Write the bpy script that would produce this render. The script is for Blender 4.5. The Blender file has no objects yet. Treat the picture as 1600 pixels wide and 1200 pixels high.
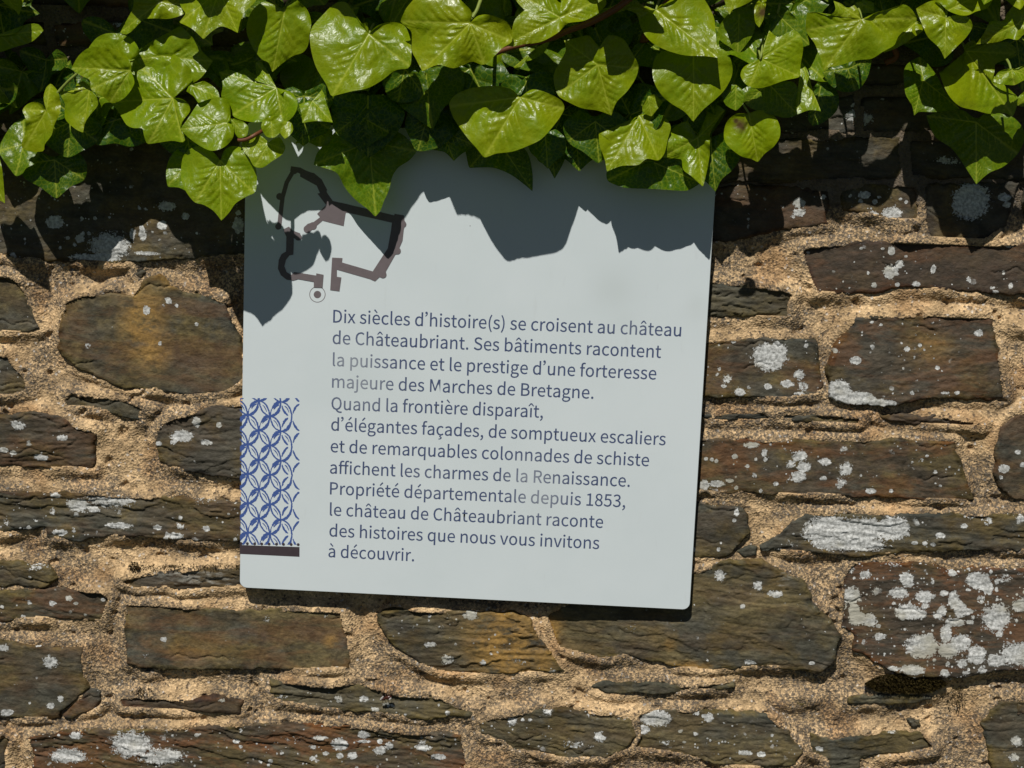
import bpy, math, random
import numpy as np
from mathutils import Vector, Matrix

sc = bpy.context.scene
rng = np.random.default_rng(7)
random.seed(11)

# ------------------------------------------------------------------ camera
W_PX, H_PX, F_PX = 1600.0, 1200.0, 2222.0
CAM = Vector((0.0, -1.52, 1.62))
PITCH, YAW, ROLL = math.radians(8.4), math.radians(1.6), math.radians(2.2)
fwd = Vector((-math.sin(YAW) * math.cos(PITCH), math.cos(YAW) * math.cos(PITCH), -math.sin(PITCH)))
right0 = fwd.cross(Vector((0, 0, 1))).normalized()
up0 = right0.cross(fwd).normalized()
cr, sr = math.cos(ROLL), math.sin(ROLL)
right = right0 * cr + up0 * sr
up = up0 * cr - right0 * sr
Rm = Matrix((right, up, -fwd)).transposed()
cam = bpy.data.objects.new('camera', bpy.data.cameras.new('camera'))
sc.collection.objects.link(cam)
cam.matrix_world = Matrix.Translation(CAM) @ Rm.to_4x4()
cam.data.sensor_width = 36.0
cam.data.lens = 36.0 * F_PX / W_PX
cam.data.clip_start = 0.01
cam.data.clip_end = 500
sc.camera = cam

# ------------------------------------------------------------------ light
to_sun = (right * -0.24 + up * 1.03 - fwd * 1.0).normalized()
el = math.asin(to_sun.z)
az = math.atan2(to_sun.x, to_sun.y)
world = bpy.data.worlds.new('World')
sc.world = world
world.use_nodes = True
wn = world.node_tree
wn.nodes.clear()
sky = wn.nodes.new('ShaderNodeTexSky')
sky.sky_type = 'NISHITA'
sky.sun_disc = False
sky.air_density = 0.32
sky.ozone_density = 1.6
sky.dust_density = 0.3
sky.sun_elevation = el
sky.sun_rotation = az
bgn = wn.nodes.new('ShaderNodeBackground')
bgn.inputs['Strength'].default_value = 0.05
wo = wn.nodes.new('ShaderNodeOutputWorld')
wn.links.new(sky.outputs[0], bgn.inputs[0])
wn.links.new(bgn.outputs[0], wo.inputs[0])
sl = bpy.data.lights.new('sun', 'SUN')
sl.energy = 5.0
sl.angle = math.radians(0.53)
sl.color = (1.0, 0.975, 0.93)
sun = bpy.data.objects.new('sun', sl)
sc.collection.objects.link(sun)
sun.rotation_euler = to_sun.to_track_quat('Z', 'Y').to_euler()
sun.location = (0, -2, 5)
sc.view_settings.view_transform = 'Standard'
sc.view_settings.look = 'None'
sc.view_settings.exposure = -0.36
sc.view_settings.gamma = 1.0
sc.view_settings.use_curve_mapping = False

# ------------------------------------------------------------------ geometry helpers
nr, nu, nf, nc = [np.array(v) for v in (right, up, fwd, CAM)]


def at(px, py, h=0.0):
    """photo pixel -> point on the plane that stands h metres in front of the wall"""
    px = np.asarray(px, float); py = np.asarray(py, float)
    h = np.broadcast_to(np.asarray(h, float), px.shape)
    d = nf + ((px - 800.0) / F_PX)[..., None] * nr - ((py - 600.0) / F_PX)[..., None] * nu
    t = (-h - nc[1]) / d[..., 1]
    return nc + d * t[..., None]


def _hash(ix, iz, seed):
    n = (ix.astype(np.int64) * 374761393 + iz.astype(np.int64) * 668265263 + seed * 1442695041) & 0xffffffff
    n = ((n ^ (n >> 13)) * 1274126177) & 0xffffffff
    n = n ^ (n >> 16)
    return (n & 0xffff) / 65535.0


def vnoise(x, z, seed=0):
    ix = np.floor(x); iz = np.floor(z)
    fx = x - ix; fz = z - iz
    fx = fx * fx * (3 - 2 * fx); fz = fz * fz * (3 - 2 * fz)
    a = _hash(ix, iz, seed); b = _hash(ix + 1, iz, seed)
    c = _hash(ix, iz + 1, seed); d = _hash(ix + 1, iz + 1, seed)
    return (a + (b - a) * fx) * (1 - fz) + (c + (d - c) * fx) * fz


def fbm(x, z, seed=0, octv=4, gain=0.5):
    s = 0; a = 1; t = 0
    for o in range(octv):
        s = s + a * vnoise(x * 2 ** o + 17.3 * o, z * 2 ** o - 9.1 * o, seed + o)
        t += a; a *= gain
    return s / t - 0.5


def sstep(a, b, x):
    t = np.clip((x - a) / (b - a), 0, 1)
    return t * t * (3 - 2 * t)


def sdf(poly, x, z):
    """signed distance to a polygon, positive inside"""
    P = np.asarray(poly); Q = np.roll(P, -1, 0)
    d2 = np.full(x.shape, 1e9); ins = np.zeros(x.shape, bool)
    for (ax, az_), (bx, bz) in zip(P, Q):
        ex, ez = bx - ax, bz - az_
        wx, wz = x - ax, z - az_
        t = np.clip((wx * ex + wz * ez) / (ex * ex + ez * ez + 1e-12), 0, 1)
        d2 = np.minimum(d2, (wx - ex * t) ** 2 + (wz - ez * t) ** 2)
        c = ((az_ > z) != (bz > z)) & (x < ex * (z - az_) / (ez if abs(ez) > 1e-12 else 1e-12) + ax)
        ins ^= c
    d = np.sqrt(d2)
    return np.where(ins, d, -d)


def np_mesh(name, V, F, attrs=None, smooth=True):
    V = np.ascontiguousarray(V, np.float32); F = np.ascontiguousarray(F, np.int32)
    me = bpy.data.meshes.new(name)
    k = F.shape[1]
    me.vertices.add(len(V)); me.vertices.foreach_set('co', V.ravel())
    me.loops.add(F.size); me.loops.foreach_set('vertex_index', F.ravel())
    me.polygons.add(len(F))
    me.polygons.foreach_set('loop_start', np.arange(0, F.size, k, dtype=np.int32))
    me.polygons.foreach_set('loop_total', np.full(len(F), k, np.int32))
    me.polygons.foreach_set('use_smooth', np.full(len(F), smooth))
    me.update(calc_edges=True)
    me.validate()
    for n_, a in (attrs or {}).items():
        at_ = me.attributes.new(n_, 'FLOAT', 'POINT')
        at_.data.foreach_set('value', np.ascontiguousarray(a, np.float32).ravel())
    return me


def link(name, me, mat=None, parent=None):
    o = bpy.data.objects.new(name, me)
    sc.collection.objects.link(o)
    if mat is not None and me is not None and not me.materials:
        me.materials.append(mat)
    if parent is not None:
        o.parent = parent
        o.matrix_parent_inverse = parent.matrix_world.inverted()
    return o


def thing(name, label, cat, loc=(0, 0, 0)):
    o = bpy.data.objects.new(name, None)
    sc.collection.objects.link(o)
    o.location = loc
    o.empty_display_size = 0.05
    o.matrix_world = Matrix.Translation(loc)
    o['label'] = label; o['category'] = cat
    return o


# ------------------------------------------------------------------ node helpers
class NT:
    def __init__(s, name):
        s.m = bpy.data.materials.new(name); s.m.use_nodes = True
        s.t = s.m.node_tree; s.t.nodes.clear()
        s.out = s.t.nodes.new('ShaderNodeOutputMaterial')

    def n(s, typ, **kw):
        nd = s.t.nodes.new('ShaderNode' + typ)
        for k, v in kw.items():
            setattr(nd, k, v)
        return nd

    def put(s, sock, v):
        if v is None: return
        if isinstance(v, bpy.types.NodeSocket): s.t.links.new(v, sock)
        else:
            if isinstance(v, tuple) and len(v) == 3 and sock.type == 'RGBA': v = v + (1,)
            sock.default_value = v

    def math(s, op, a, b=None, c=None, clamp=False):
        nd = s.n('Math', operation=op, use_clamp=clamp)
        s.put(nd.inputs[0], a); s.put(nd.inputs[1], b); s.put(nd.inputs[2], c)
        return nd.outputs[0]

    def ramp(s, v, a, b, lo=0.0, hi=1.0):
        nd = s.n('MapRange', interpolation_type='SMOOTHSTEP')
        s.put(nd.inputs[0], v)
        for i, x in zip((1, 2, 3, 4), (a, b, lo, hi)): s.put(nd.inputs[i], x)
        return nd.outputs[0]

    def mix(s, f, a, b, mode='MIX'):
        nd = s.n('Mix', data_type='RGBA', blend_type=mode)
        s.put(nd.inputs[0], f); s.put(nd.inputs[6], a); s.put(nd.inputs[7], b)
        return nd.outputs[2]

    def attr(s, name):
        return s.n('Attribute', attribute_name=name).outputs['Fac']

    def pos(s, scale=(1, 1, 1), off=(0, 0, 0), obj=False):
        src = s.n('TexCoord').outputs['Object'] if obj else s.n('NewGeometry').outputs['Position']
        mp = s.n('Mapping')
        s.put(mp.inputs['Vector'], src)
        mp.inputs['Scale'].default_value = scale
        mp.inputs['Location'].default_value = off
        return mp.outputs[0]

    def noise(s, vec, scale=1.0, detail=4, rough=0.5, dist=0.0):
        nd = s.n('TexNoise')
        s.put(nd.inputs['Vector'], vec)
        nd.inputs['Scale'].default_value = scale; nd.inputs['Detail'].default_value = detail
        nd.inputs['Roughness'].default_value = rough; nd.inputs['Distortion'].default_value = dist
        return nd.outputs['Fac']

    def voro(s, vec, scale=1.0, feature='F1', rnd=1.0):
        nd = s.n('TexVoronoi', feature=feature)
        s.put(nd.inputs['Vector'], vec)
        nd.inputs['Scale'].default_value = scale
        nd.inputs['Randomness'].default_value = rnd
        return nd

    def bump(s, h, dist, strength=1.0, normal=None):
        nd = s.n('Bump')
        nd.inputs['Strength'].default_value = strength
        nd.inputs['Distance'].default_value = dist
        s.put(nd.inputs['Height'], h); s.put(nd.inputs['Normal'], normal)
        return nd.outputs[0]

    def surf(s, color, rough=0.8, spec=0.5, normal=None):
        b = s.n('BsdfPrincipled')
        s.put(b.inputs['Base Color'], color); s.put(b.inputs['Roughness'], rough)
        s.put(b.inputs['Specular IOR Level'], spec); s.put(b.inputs['Normal'], normal)
        s.t.links.new(b.outputs[0], s.out.inputs[0])
        return b


# ------------------------------------------------------------------ materials
def stone_material():
    s = NT('schist')
    inf = s.n('ObjectInfo')
    sep = s.n('SeparateColor'); s.put(sep.inputs[0], inf.outputs['Color'])
    tone, lich_amt, rust_amt = sep.outputs[0], sep.outputs[1], sep.outputs[2]
    rnd = inf.outputs['Random']
    # each stone reads its own piece of the noise field
    base = s.n('NewGeometry').outputs['Position']
    sh = s.n('VectorMath', operation='ADD')
    cmb = s.n('CombineXYZ'); s.put(cmb.inputs[1], s.math('MULTIPLY', rnd, 37.0))
    s.put(sh.inputs[0], base); s.put(sh.inputs[1], cmb.outputs[0])

    def mp(sx, sy, sz):
        m = s.n('Mapping'); s.put(m.inputs['Vector'], sh.outputs[0]); m.inputs['Scale'].default_value = (sx, sy, sz)
        return m.outputs[0]
    gl = s.noise(mp(16, 16, 80), 1.0, 7, 0.68, 0.8)
    gi = s.noise(mp(48, 48, 62), 1.0, 7, 0.70, 0.3)
    gmx = s.math('MULTIPLY', inf.outputs['Alpha'], 0.75)
    grain = s.ramp(s.math('ADD', s.math('MULTIPLY', gl, gmx), s.math('MULTIPLY', gi, s.math('SUBTRACT', 1.0, gmx))), 0.34, 0.66)
    fine = s.noise(mp(140, 140, 250), 1.0, 5, 0.65)
    blot = s.noise(mp(16, 16, 22), 1.0, 4, 0.55)
    speck = s.noise(mp(330, 330, 430), 1.0, 5, 0.72)
    greyc = s.mix(grain, (0.015, 0.017, 0.014), (0.080, 0.080, 0.060))
    brown = s.mix(grain, (0.020, 0.013, 0.007), (0.108, 0.066, 0.033))
    olive = s.mix(grain, (0.027, 0.021, 0.007), (0.135, 0.100, 0.034))
    c = s.mix(s.math('ADD', s.math('MULTIPLY', tone, 1.1), s.math('MULTIPLY', s.math('SUBTRACT', blot, 0.60), 3.4), clamp=True), greyc, brown)
    c = s.mix(s.ramp(s.noise(mp(19, 19, 26), 1.0, 5, 0.62), 0.44, 0.60), c, olive)
    olv = s.attr('olv')
    c = s.mix(s.math('MULTIPLY', s.ramp(blot, 0.35, 0.6), s.math('MAXIMUM', olv, 0.0)), c, s.mix(grain, (0.034, 0.027, 0.010), (0.185, 0.145, 0.062)))
    c = s.mix(s.math('MAXIMUM', s.math('MULTIPLY', olv, -1.0), 0.0), c, s.mix(grain, (0.014, 0.009, 0.008), (0.052, 0.030, 0.022)))
    rmask = s.math('MULTIPLY', s.ramp(s.noise(mp(11, 11, 42), 1.0, 5, 0.65, 0.5), 0.45, 0.60), s.math('MAXIMUM', rust_amt, s.attr('rust')), clamp=True)
    c = s.mix(s.math('MULTIPLY', rmask, 0.85), c, (0.165, 0.058, 0.014))
    ymask = s.math('MULTIPLY', s.ramp(s.noise(mp(40, 40, 60), 1.0, 6, 0.70), 0.34, 0.54), s.attr('ochre'), clamp=True)
    c = s.mix(ymask, c, (0.36, 0.20, 0.045))
    c = s.mix(1.0, c, s.mix(fine, (0.35, 0.35, 0.35), (1.75, 1.75, 1.75)), 'MULTIPLY')
    c = s.mix(1.0, c, s.mix(speck, (0.22, 0.22, 0.22), (2.0, 2.0, 2.0)), 'MULTIPLY')
    # pale mineral crust
    pm = s.ramp(s.math('ADD', s.noise(mp(60, 60, 200), 1.0, 6, 0.65), s.math('SUBTRACT', s.attr('pale'), 1.0)), 0.36, 0.56)
    pcol = s.mix(fine, (0.17, 0.16, 0.13), (0.38, 0.37, 0.32))
    c = s.mix(s.math('MULTIPLY', pm, 0.9), c, pcol)
    # grime and dust towards the joints
    em = s.ramp(s.math('ADD', s.attr('edge'), s.math('MULTIPLY', s.noise(mp(55, 55, 55), 1.0, 4, 0.6), 0.9)), 0.72, 1.05, 1.0, 0.0)
    c = s.mix(s.math('MULTIPLY', em, 0.22), c, (0.15, 0.125, 0.085))
    # crustose lichen: painted patches, plus scattered rosettes of many sizes
    ln = s.noise(mp(170, 170, 170), 1.0, 7, 0.72, 0.2)
    l1 = s.ramp(s.math('ADD', s.attr('lich'), s.math('ADD', s.math('MULTIPLY', s.math('SUBTRACT', ln, 0.5), 1.0), s.math('MULTIPLY', s.math('SUBTRACT', s.noise(mp(520, 520, 520), 1.0, 3, 0.6), 0.5), 0.7))), 0.48, 0.53)
    dots = None
    for sc_, lo, thr in ((60.0, 0.20, 0.93), (130.0, 0.24, 0.89), (300.0, 0.26, 0.90)):
        v = s.voro(mp(1, 1, 1), sc_)
        ds = s.n('VectorMath', operation='LENGTH')
        cellr = s.n('SeparateColor'); s.put(cellr.inputs[0], v.outputs['Color'])
        gate = s.ramp(s.math('ADD', cellr.outputs[0], s.math('MULTIPLY', s.math('SUBTRACT', lich_amt, 0.3), 0.30)), thr, thr + 0.16)
        rad = s.math('MULTIPLY', gate, s.math('MULTIPLY_ADD', cellr.outputs[1], 0.25, lo * 0.75))
        dd = s.math('ADD', v.outputs['Distance'], s.math('MULTIPLY', s.math('SUBTRACT', ln, 0.5), 1.1))
        m = s.ramp(s.math('SUBTRACT', rad, dd), 0.0, 0.045)
        dots = m if dots is None else s.math('MAXIMUM', dots, m)
    zone = s.ramp(s.math('ADD', s.noise(mp(13, 13, 20), 1.0, 3, 0.55), s.math('MULTIPLY', lich_amt, 0.25)), 0.55, 0.66)
    lm = s.math('MAXIMUM', l1, s.math('MULTIPLY', dots, zone))
    lc = s.mix(s.ramp(s.noise(mp(330, 330, 330), 1.0, 4, 0.65), 0.3, 0.7), (0.32, 0.32, 0.295), (0.80, 0.80, 0.76))
    lc = s.mix(s.ramp(blot, 0.5, 0.7), lc, s.mix(fine, (0.33, 0.31, 0.24), (0.55, 0.53, 0.44)))
    c = s.mix(s.math('MULTIPLY', lm, 0.93), c, lc)
    hh = s.math('ADD', s.math('MULTIPLY', fine, 1.0), s.math('ADD', s.math('MULTIPLY', speck, 0.55), s.math('MULTIPLY', gi, 1.0)))
    b1 = s.bump(hh, 0.0011, 0.9)
    b2 = s.bump(s.math('MULTIPLY', lm, s.math('ADD', 0.5, ln)), 0.0005, 0.8, b1)
    rough = s.ramp(fine, 0.3, 0.7, 0.55, 0.9)
    s.surf(c, rough, 0.22, b2)
    return s.m


def mortar_material():
    s = NT('lime_mortar')
    p = s.pos()
    big = s.noise(s.pos((1, 1, 1.3)), 11, 5, 0.6, 0.4)
    mid = s.noise(p, 75, 5, 0.62)
    gr = s.voro(p, 420)
    gsep = s.n('SeparateColor'); s.put(gsep.inputs[0], gr.outputs['Color'])
    fine = s.noise(p, 520, 3, 0.6)
    sand = s.mix(s.ramp(s.noise(s.pos(), 34, 6, 0.62), 0.32, 0.68), (0.40, 0.275, 0.145), (0.72, 0.505, 0.275))
    sand = s.mix(1.0, sand, s.mix(gsep.outputs[0], (0.70, 0.69, 0.68), (1.30, 1.29, 1.28)), 'MULTIPLY')
    dark = s.ramp(gsep.outputs[1], 0.86, 0.94)
    c = s.mix(s.math('MULTIPLY', dark, 0.75), sand, (0.07, 0.055, 0.045))
    white = s.ramp(gsep.outputs[2], 0.975, 0.99)
    c = s.mix(s.math('MULTIPLY', white, 0.55), c, (0.75, 0.72, 0.66))
    dirt_shade = s.math('MULTIPLY', s.ramp(s.math('ADD', big, s.math('MULTIPLY', s.attr('grime_shade'), 0.26)), 0.38, 0.54), s.math('MAXIMUM', s.ramp(s.noise(p, 330, 4, 0.75), 0.42, 0.56), s.ramp(s.attr('grime_shade'), 1.0, 2.0)))  # dirt patches, plus the shade painted in at the wall top
    c = s.mix(s.math('MULTIPLY', dirt_shade, 0.86), c, s.mix(mid, (0.035, 0.032, 0.028), (0.15, 0.13, 0.105)))
    warm = s.ramp(s.noise(s.pos((1, 1, 1), (5, 3, 1)), 20, 3, 0.5), 0.5, 0.7)
    c = s.mix(s.math('MULTIPLY', warm, 0.35), c, (0.62, 0.36, 0.15), 'MULTIPLY')
    h = s.math('ADD', s.math('MULTIPLY', gr.outputs['Distance'], 1.1), s.math('ADD', s.math('MULTIPLY', fine, 0.7), s.math('MULTIPLY', mid, 1.6)))
    s.surf(c, 0.92, 0.2, s.bump(h, 0.0011, 0.9))
    return s.m


def leaf_material():
    s = NT('ivy_leaf')
    inf = s.n('ObjectInfo')
    sep = s.n('SeparateColor'); s.put(sep.inputs[0], inf.outputs['Color'])
    age, yel = sep.outputs[0], sep.outputs[1]
    rnd = inf.outputs['Random']
    cmb = s.n('CombineXYZ'); s.put(cmb.inputs[1], s.math('MULTIPLY', rnd, 23.0))
    add = s.n('VectorMath', operation='ADD'); s.put(add.inputs[0], s.n('TexCoord').outputs['Object']); s.put(add.inputs[1], cmb.outputs[0])
    p = add.outputs[0]
    vein = s.attr('vein')
    net = s.voro(p, 215, 'DISTANCE_TO_EDGE').outputs['Distance']
    netl = s.ramp(net, 0.0, 0.13, 1.0, 0.0)
    blot = s.noise(p, 38, 4, 0.55)
    fine = s.noise(p, 260, 4, 0.6)
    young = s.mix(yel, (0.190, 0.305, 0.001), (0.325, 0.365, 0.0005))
    old = s.mix(blot, (0.012, 0.055, 0.004), (0.030, 0.095, 0.008))  # mature green, darkened further to paint in the shade on back leaves
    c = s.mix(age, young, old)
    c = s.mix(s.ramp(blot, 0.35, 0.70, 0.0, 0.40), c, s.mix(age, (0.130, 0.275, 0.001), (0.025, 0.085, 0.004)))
    c = s.mix(s.math('MULTIPLY', netl, 0.24), c, (0.32, 0.38, 0.01))
    c = s.mix(s.math('MULTIPLY', vein, 0.70), c, (0.50, 0.54, 0.06))
    c = s.mix(s.attr('scar'), c, (0.10, 0.065, 0.02))
    hgt = s.math('ADD', s.math('MULTIPLY', s.math('MINIMUM', net, 0.22), 2.4), s.math('ADD', s.math('MULTIPLY', s.noise(p, 95, 3, 0.5), 1.6), s.math('MULTIPLY', fine, 0.12)))
    bmp = s.bump(hgt, 0.00020, 0.8)
    b = s.n('BsdfPrincipled')
    s.put(b.inputs['Base Color'], c)
    s.put(b.inputs['Roughness'], s.ramp(s.noise(p, 60, 3, 0.5), 0.3, 0.7, 0.27, 0.37))
    s.put(b.inputs['Specular IOR Level'], 0.27)
    s.put(b.inputs['Normal'], bmp)
    tr = s.n('BsdfTranslucent')
    s.put(tr.inputs['Color'], s.mix(1.0, c, (1.4, 1.6, 0.3), 'MULTIPLY'))
    s.put(tr.inputs['Normal'], bmp)
    mx = s.n('MixShader'); mx.inputs[0].default_value = 0.26
    s.t.links.new(b.outputs[0], mx.inputs[1]); s.t.links.new(tr.outputs[0], mx.inputs[2])
    s.t.links.new(mx.outputs[0], s.out.inputs[0])
    return s.m


def stem_material(name, a, b_):
    s = NT(name)
    n1 = s.noise(s.pos((60, 60, 60)), 1, 4, 0.6)
    s.surf(s.mix(n1, a, b_), 0.5, 0.4, s.bump(n1, 0.001, 0.6))
    return s.m


def panel_material():
    s = NT('white_enamel')
    n1 = s.noise(s.pos(), 9, 4, 0.55)
    n2 = s.noise(s.pos((1, 1, 0.25)), 120, 3, 0.6)
    c = s.mix(s.ramp(n1, 0.3, 0.7), (0.655, 0.715, 0.715), (0.685, 0.74, 0.74))
    c = s.mix(s.math('MULTIPLY', s.ramp(n2, 0.62, 0.80), 0.10), c, (0.42, 0.43, 0.40))
    c = s.mix(s.attr('smudge'), c, (0.50, 0.545, 0.515))
    v = s.voro(s.pos(), 55)
    sp = s.n('SeparateColor'); s.put(sp.inputs[0], v.outputs['Color'])
    speck = s.math('MULTIPLY', s.ramp(v.outputs['Distance'], 0.020, 0.05, 1.0, 0.0), s.ramp(sp.outputs[0], 0.90, 0.94))
    c = s.mix(s.math('MULTIPLY', speck, 0.75), c, (0.10, 0.09, 0.08))
    s.surf(c, s.ramp(n1, 0.3, 0.7, 0.40, 0.52), 0.35, s.bump(n1, 0.0008, 0.2))
    return s.m


def print_material(name, col, fade=True):
    s = NT(name)
    n1 = s.noise(s.pos(), 160, 3, 0.6)
    c = s.mix(n1, tuple(x * 0.85 for x in col), tuple(x * 1.15 for x in col))
    if fade:
        c = s.mix(s.attr('fade'), c, (0.46, 0.485, 0.49))
    s.surf(c, 0.55, 0.25)
    return s.m


M_STONE = stone_material(); M_MORTAR = mortar_material(); M_LEAF = leaf_material()
M_STEM = stem_material('red_ivy_stem', (0.10, 0.030, 0.012), (0.20, 0.075, 0.03))
M_PET = stem_material('green_petiole', (0.16, 0.22, 0.03), (0.26, 0.30, 0.06))
M_MOSS = stem_material('dry_moss', (0.022, 0.015, 0.004), (0.070, 0.050, 0.012))
M_PANEL = panel_material()
M_EDGE = print_material('panel_edge', (0.05, 0.05, 0.055), False)
M_INK = print_material('slate_blue_ink', (0.068, 0.092, 0.180))
M_BLUE = print_material('blue_ink', (0.060, 0.110, 0.320))
M_BROWN = print_material('grey_brown_ink', (0.160, 0.132, 0.134), False)
M_DARK = print_material('dark_brown_ink', (0.060, 0.045, 0.050), False)

# ------------------------------------------------------------------ ground
gx = np.array([[-120, -120, 0], [120, -120, 0], [120, 120, 0], [-120, 120, 0]], float)
gmt = NT('gravel_and_turf')
g1 = gmt.noise(gmt.pos(), 3, 5, 0.6); g2 = gmt.noise(gmt.pos(), 60, 4, 0.6)
gmt.surf(gmt.mix(gmt.ramp(g1, 0.42, 0.58), gmt.mix(g2, (0.03, 0.028, 0.02), (0.06, 0.055, 0.04)), gmt.mix(g2, (0.02, 0.035, 0.008), (0.04, 0.07, 0.016))), 0.9, 0.2, gmt.bump(g2, 0.02, 0.7))
gr_o = link('ground', np_mesh('ground', gx, [[0, 1, 2, 3]]), gmt.m)
gr_o['kind'] = 'structure'

# ------------------------------------------------------------------ stone wall
wall = thing('stone_wall', 'old wall of brown schist rubble in sandy mortar, spotted with pale lichen', 'wall', (0, 0, 0))

# polygon (photo px), thickness mm over mortar, colour (tone, lichen, rust), layering, extras {attr: [(x,y,rx,ry,strength)]}
S = []


def st(poly, th=7, tone=0.5, lich_amt=0.3, rust_amt=0.2, layer=0.4, **ex):
    S.append((poly, th, (tone, lich_amt, rust_amt), layer, ex))


st([(-70, 236), (60, 228), (200, 214), (330, 206), (470, 208), (470, 398), (376, 401), (288, 404), (215, 410), (160, 412), (70, 408), (22, 407), (0, 401), (-70, 398)], 9, .35, .55, .1, .55,
   lich=[(84, 347, 13, 9, 1), (170, 385, 34, 22, .75), (206, 366, 5, 9, .8), (222, 366, 6, 12, .8), (253, 352, 8, 7, .8), (150, 403, 42, 6, .8), (123, 373, 7, 6, .9), (260, 322, 14, 8, .8), (290, 338, 6, 5, .9), (373, 352, 8, 12, .9), (228, 396, 20, 3, .8)], olive=0.15)
st([(-70, 430), (0, 430), (16, 429), (31, 440), (43, 462), (51, 490), (62, 516), (25, 521), (-70, 520)], 7, .3, .1, .1, .15, olive=0.5)
st([(102, 470), (125, 460), (175, 457), (207, 460), (217, 447), (232, 432), (250, 430), (270, 445), (287, 455), (325, 460), (350, 472), (364, 500), (374, 530), (384, 560), (384, 594), (367, 608), (350, 616), (292, 620), (248, 610), (198, 610), (163, 594), (125, 578), (102, 562), (89, 545), (91, 525), (95, 505), (99, 490)], 10, .55, .15, .35, .12,
   ochre=[(222, 508, 26, 42, .8), (235, 545, 22, 26, .75), (215, 475, 12, 20, .6), (262, 440, 18, 10, .5)], lich=[(228, 485, 5, 7, .85), (262, 470, 5, 5, .8), (137, 540, 6, 5, .6), (249, 537, 3, 4, .8), (275, 478, 3, 3, .8), (306, 507, 3, 3, .8)], olive=0.45)
st([(-70, 553), (0, 553), (12, 556), (25, 574), (41, 590), (44, 612), (18, 621), (-70, 620)], 6, .2, .4, .1, .4, lich=[(28, 575, 9, 14, .55)], olive=0.1)
st([(98, 619), (131, 616), (163, 619), (204, 627), (240, 643), (221, 647), (219, 659), (187, 650), (146, 640), (99, 637)], 7, .2, .1, .1, .5, olive=0.3)
st([(-70, 652), (0, 649), (58, 643), (100, 648), (120, 665), (153, 673), (146, 731), (88, 733), (0, 727), (-70, 724)], 11, .6, .45, .3, .8,
   lich=[(28, 665, 14, 9, .6), (98, 684, 9, 5, .8), (62, 716, 11, 5, .85), (5, 704, 9, 4, .9), (20, 708, 6, 4, .8)], olive=-0.2)
st([(254, 660), (270, 652), (300, 645), (330, 634), (376, 631), (420, 640), (420, 750), (375, 748), (330, 743), (292, 738), (248, 722), (242, 693), (247, 670)], 10, .1, .4, .1, .8,
   lich=[(284, 682, 16, 8, .95), (306, 660, 6, 9, .8), (341, 665, 5, 5, .8), (247, 694, 5, 4, .9), (321, 692, 9, 4, .85), (270, 692, 6, 4, .8)], olive=-0.25)
st([(-70, 764), (0, 764), (44, 767), (131, 770), (216, 775), (292, 776), (356, 783), (410, 795), (410, 844), (321, 846), (262, 842), (181, 838), (117, 846), (73, 840), (70, 822), (44, 828), (0, 834), (-70, 836)], 9, .45, .6, .2, 1.0,
   lich=[(120, 790, 17, 10, .9), (145, 797, 9, 5, .9), (86, 775, 9, 4, .8), (170, 783, 42, 14, .65), (185, 822, 22, 5, .75), (245, 825, 7, 4, .85), (275, 838, 12, 5, .85), (322, 826, 6, 5, .8), (320, 782, 24, 8, .5), (92, 833, 12, 5, .85), (8, 818, 9, 8, .5), (80, 800, 5, 8, .6), (280, 823, 8, 6, .6)], olive=0.1)
st([(-70, 879), (29, 879), (73, 888), (86, 902), (70, 920), (29, 917), (-70, 919)], 7, .2, .35, .1, .6, lich=[(55, 888, 22, 7, .55), (45, 903, 3, 2, .8)], olive=0.35)
st([(-70, 922), (23, 922), (73, 919), (163, 922), (176, 934), (160, 972), (88, 967), (38, 968), (0, 973), (-70, 974)], 8, .6, .45, .45, .6,
   lich=[(81, 944, 6, 4, .8), (107, 936, 6, 4, .85), (118, 944, 4, 3, .8), (146, 924, 4, 3, .9), (160, 938, 4, 3, .8), (132, 962, 3, 2, .8)], olive=0)
st([(190, 903), (262, 892), (330, 887), (376, 885), (430, 890), (430, 922), (376, 919), (321, 922), (277, 928), (257, 919), (210, 921), (189, 912)], 6, .3, .2, .1, 1.0, pale=[(300, 905, 110, 20, .95)])
st([(195, 942), (262, 945), (330, 950), (400, 953), (470, 952), (536, 955), (537, 975), (545, 1000), (548, 1046), (480, 1047), (400, 1046), (320, 1047), (239, 1043), (201, 1038), (196, 1000)], 8, .55, .1, .4, .10,
   ochre=[(300, 1010, 60, 14, .3), (516, 1004, 10, 8, .6)], lich=[(255, 1000, 5, 4, .8), (415, 968, 9, 7, .5), (228, 1022, 7, 9, .4), (508, 964, 5, 8, .5), (472, 958, 10, 4, .5)], olive=0.5)
st([(-70, 1003), (0, 1004), (58, 1009), (129, 1012), (131, 1054), (139, 1078), (125, 1090), (98, 1112), (94, 1123), (0, 1123), (-70, 1121)], 10, .6, .35, .2, .45,
   lich=[(78, 1035, 12, 11, .7), (5, 1012, 9, 5, .8), (10, 1114, 10, 6, .8), (78, 1104, 7, 5, .8), (93, 1094, 5, 5, .9), (45, 1100, 2, 2, .9), (58, 1010, 5, 2, .8)], olive=0.15)
st([(140, 1076), (158, 1081), (157, 1097), (146, 1113), (105, 1125), (98, 1116), (122, 1093)], 5, .6, .1, .4, .3)
st([(182, 1088), (248, 1089), (292, 1095), (335, 1088), (381, 1091), (381, 1115), (335, 1114), (262, 1111), (219, 1109), (190, 1108)], 8, .8, .15, .4, .3, lich=[(346, 1095, 6, 4, .6), (304, 1092, 3, 3, .7)], olive=-0.7)
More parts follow.
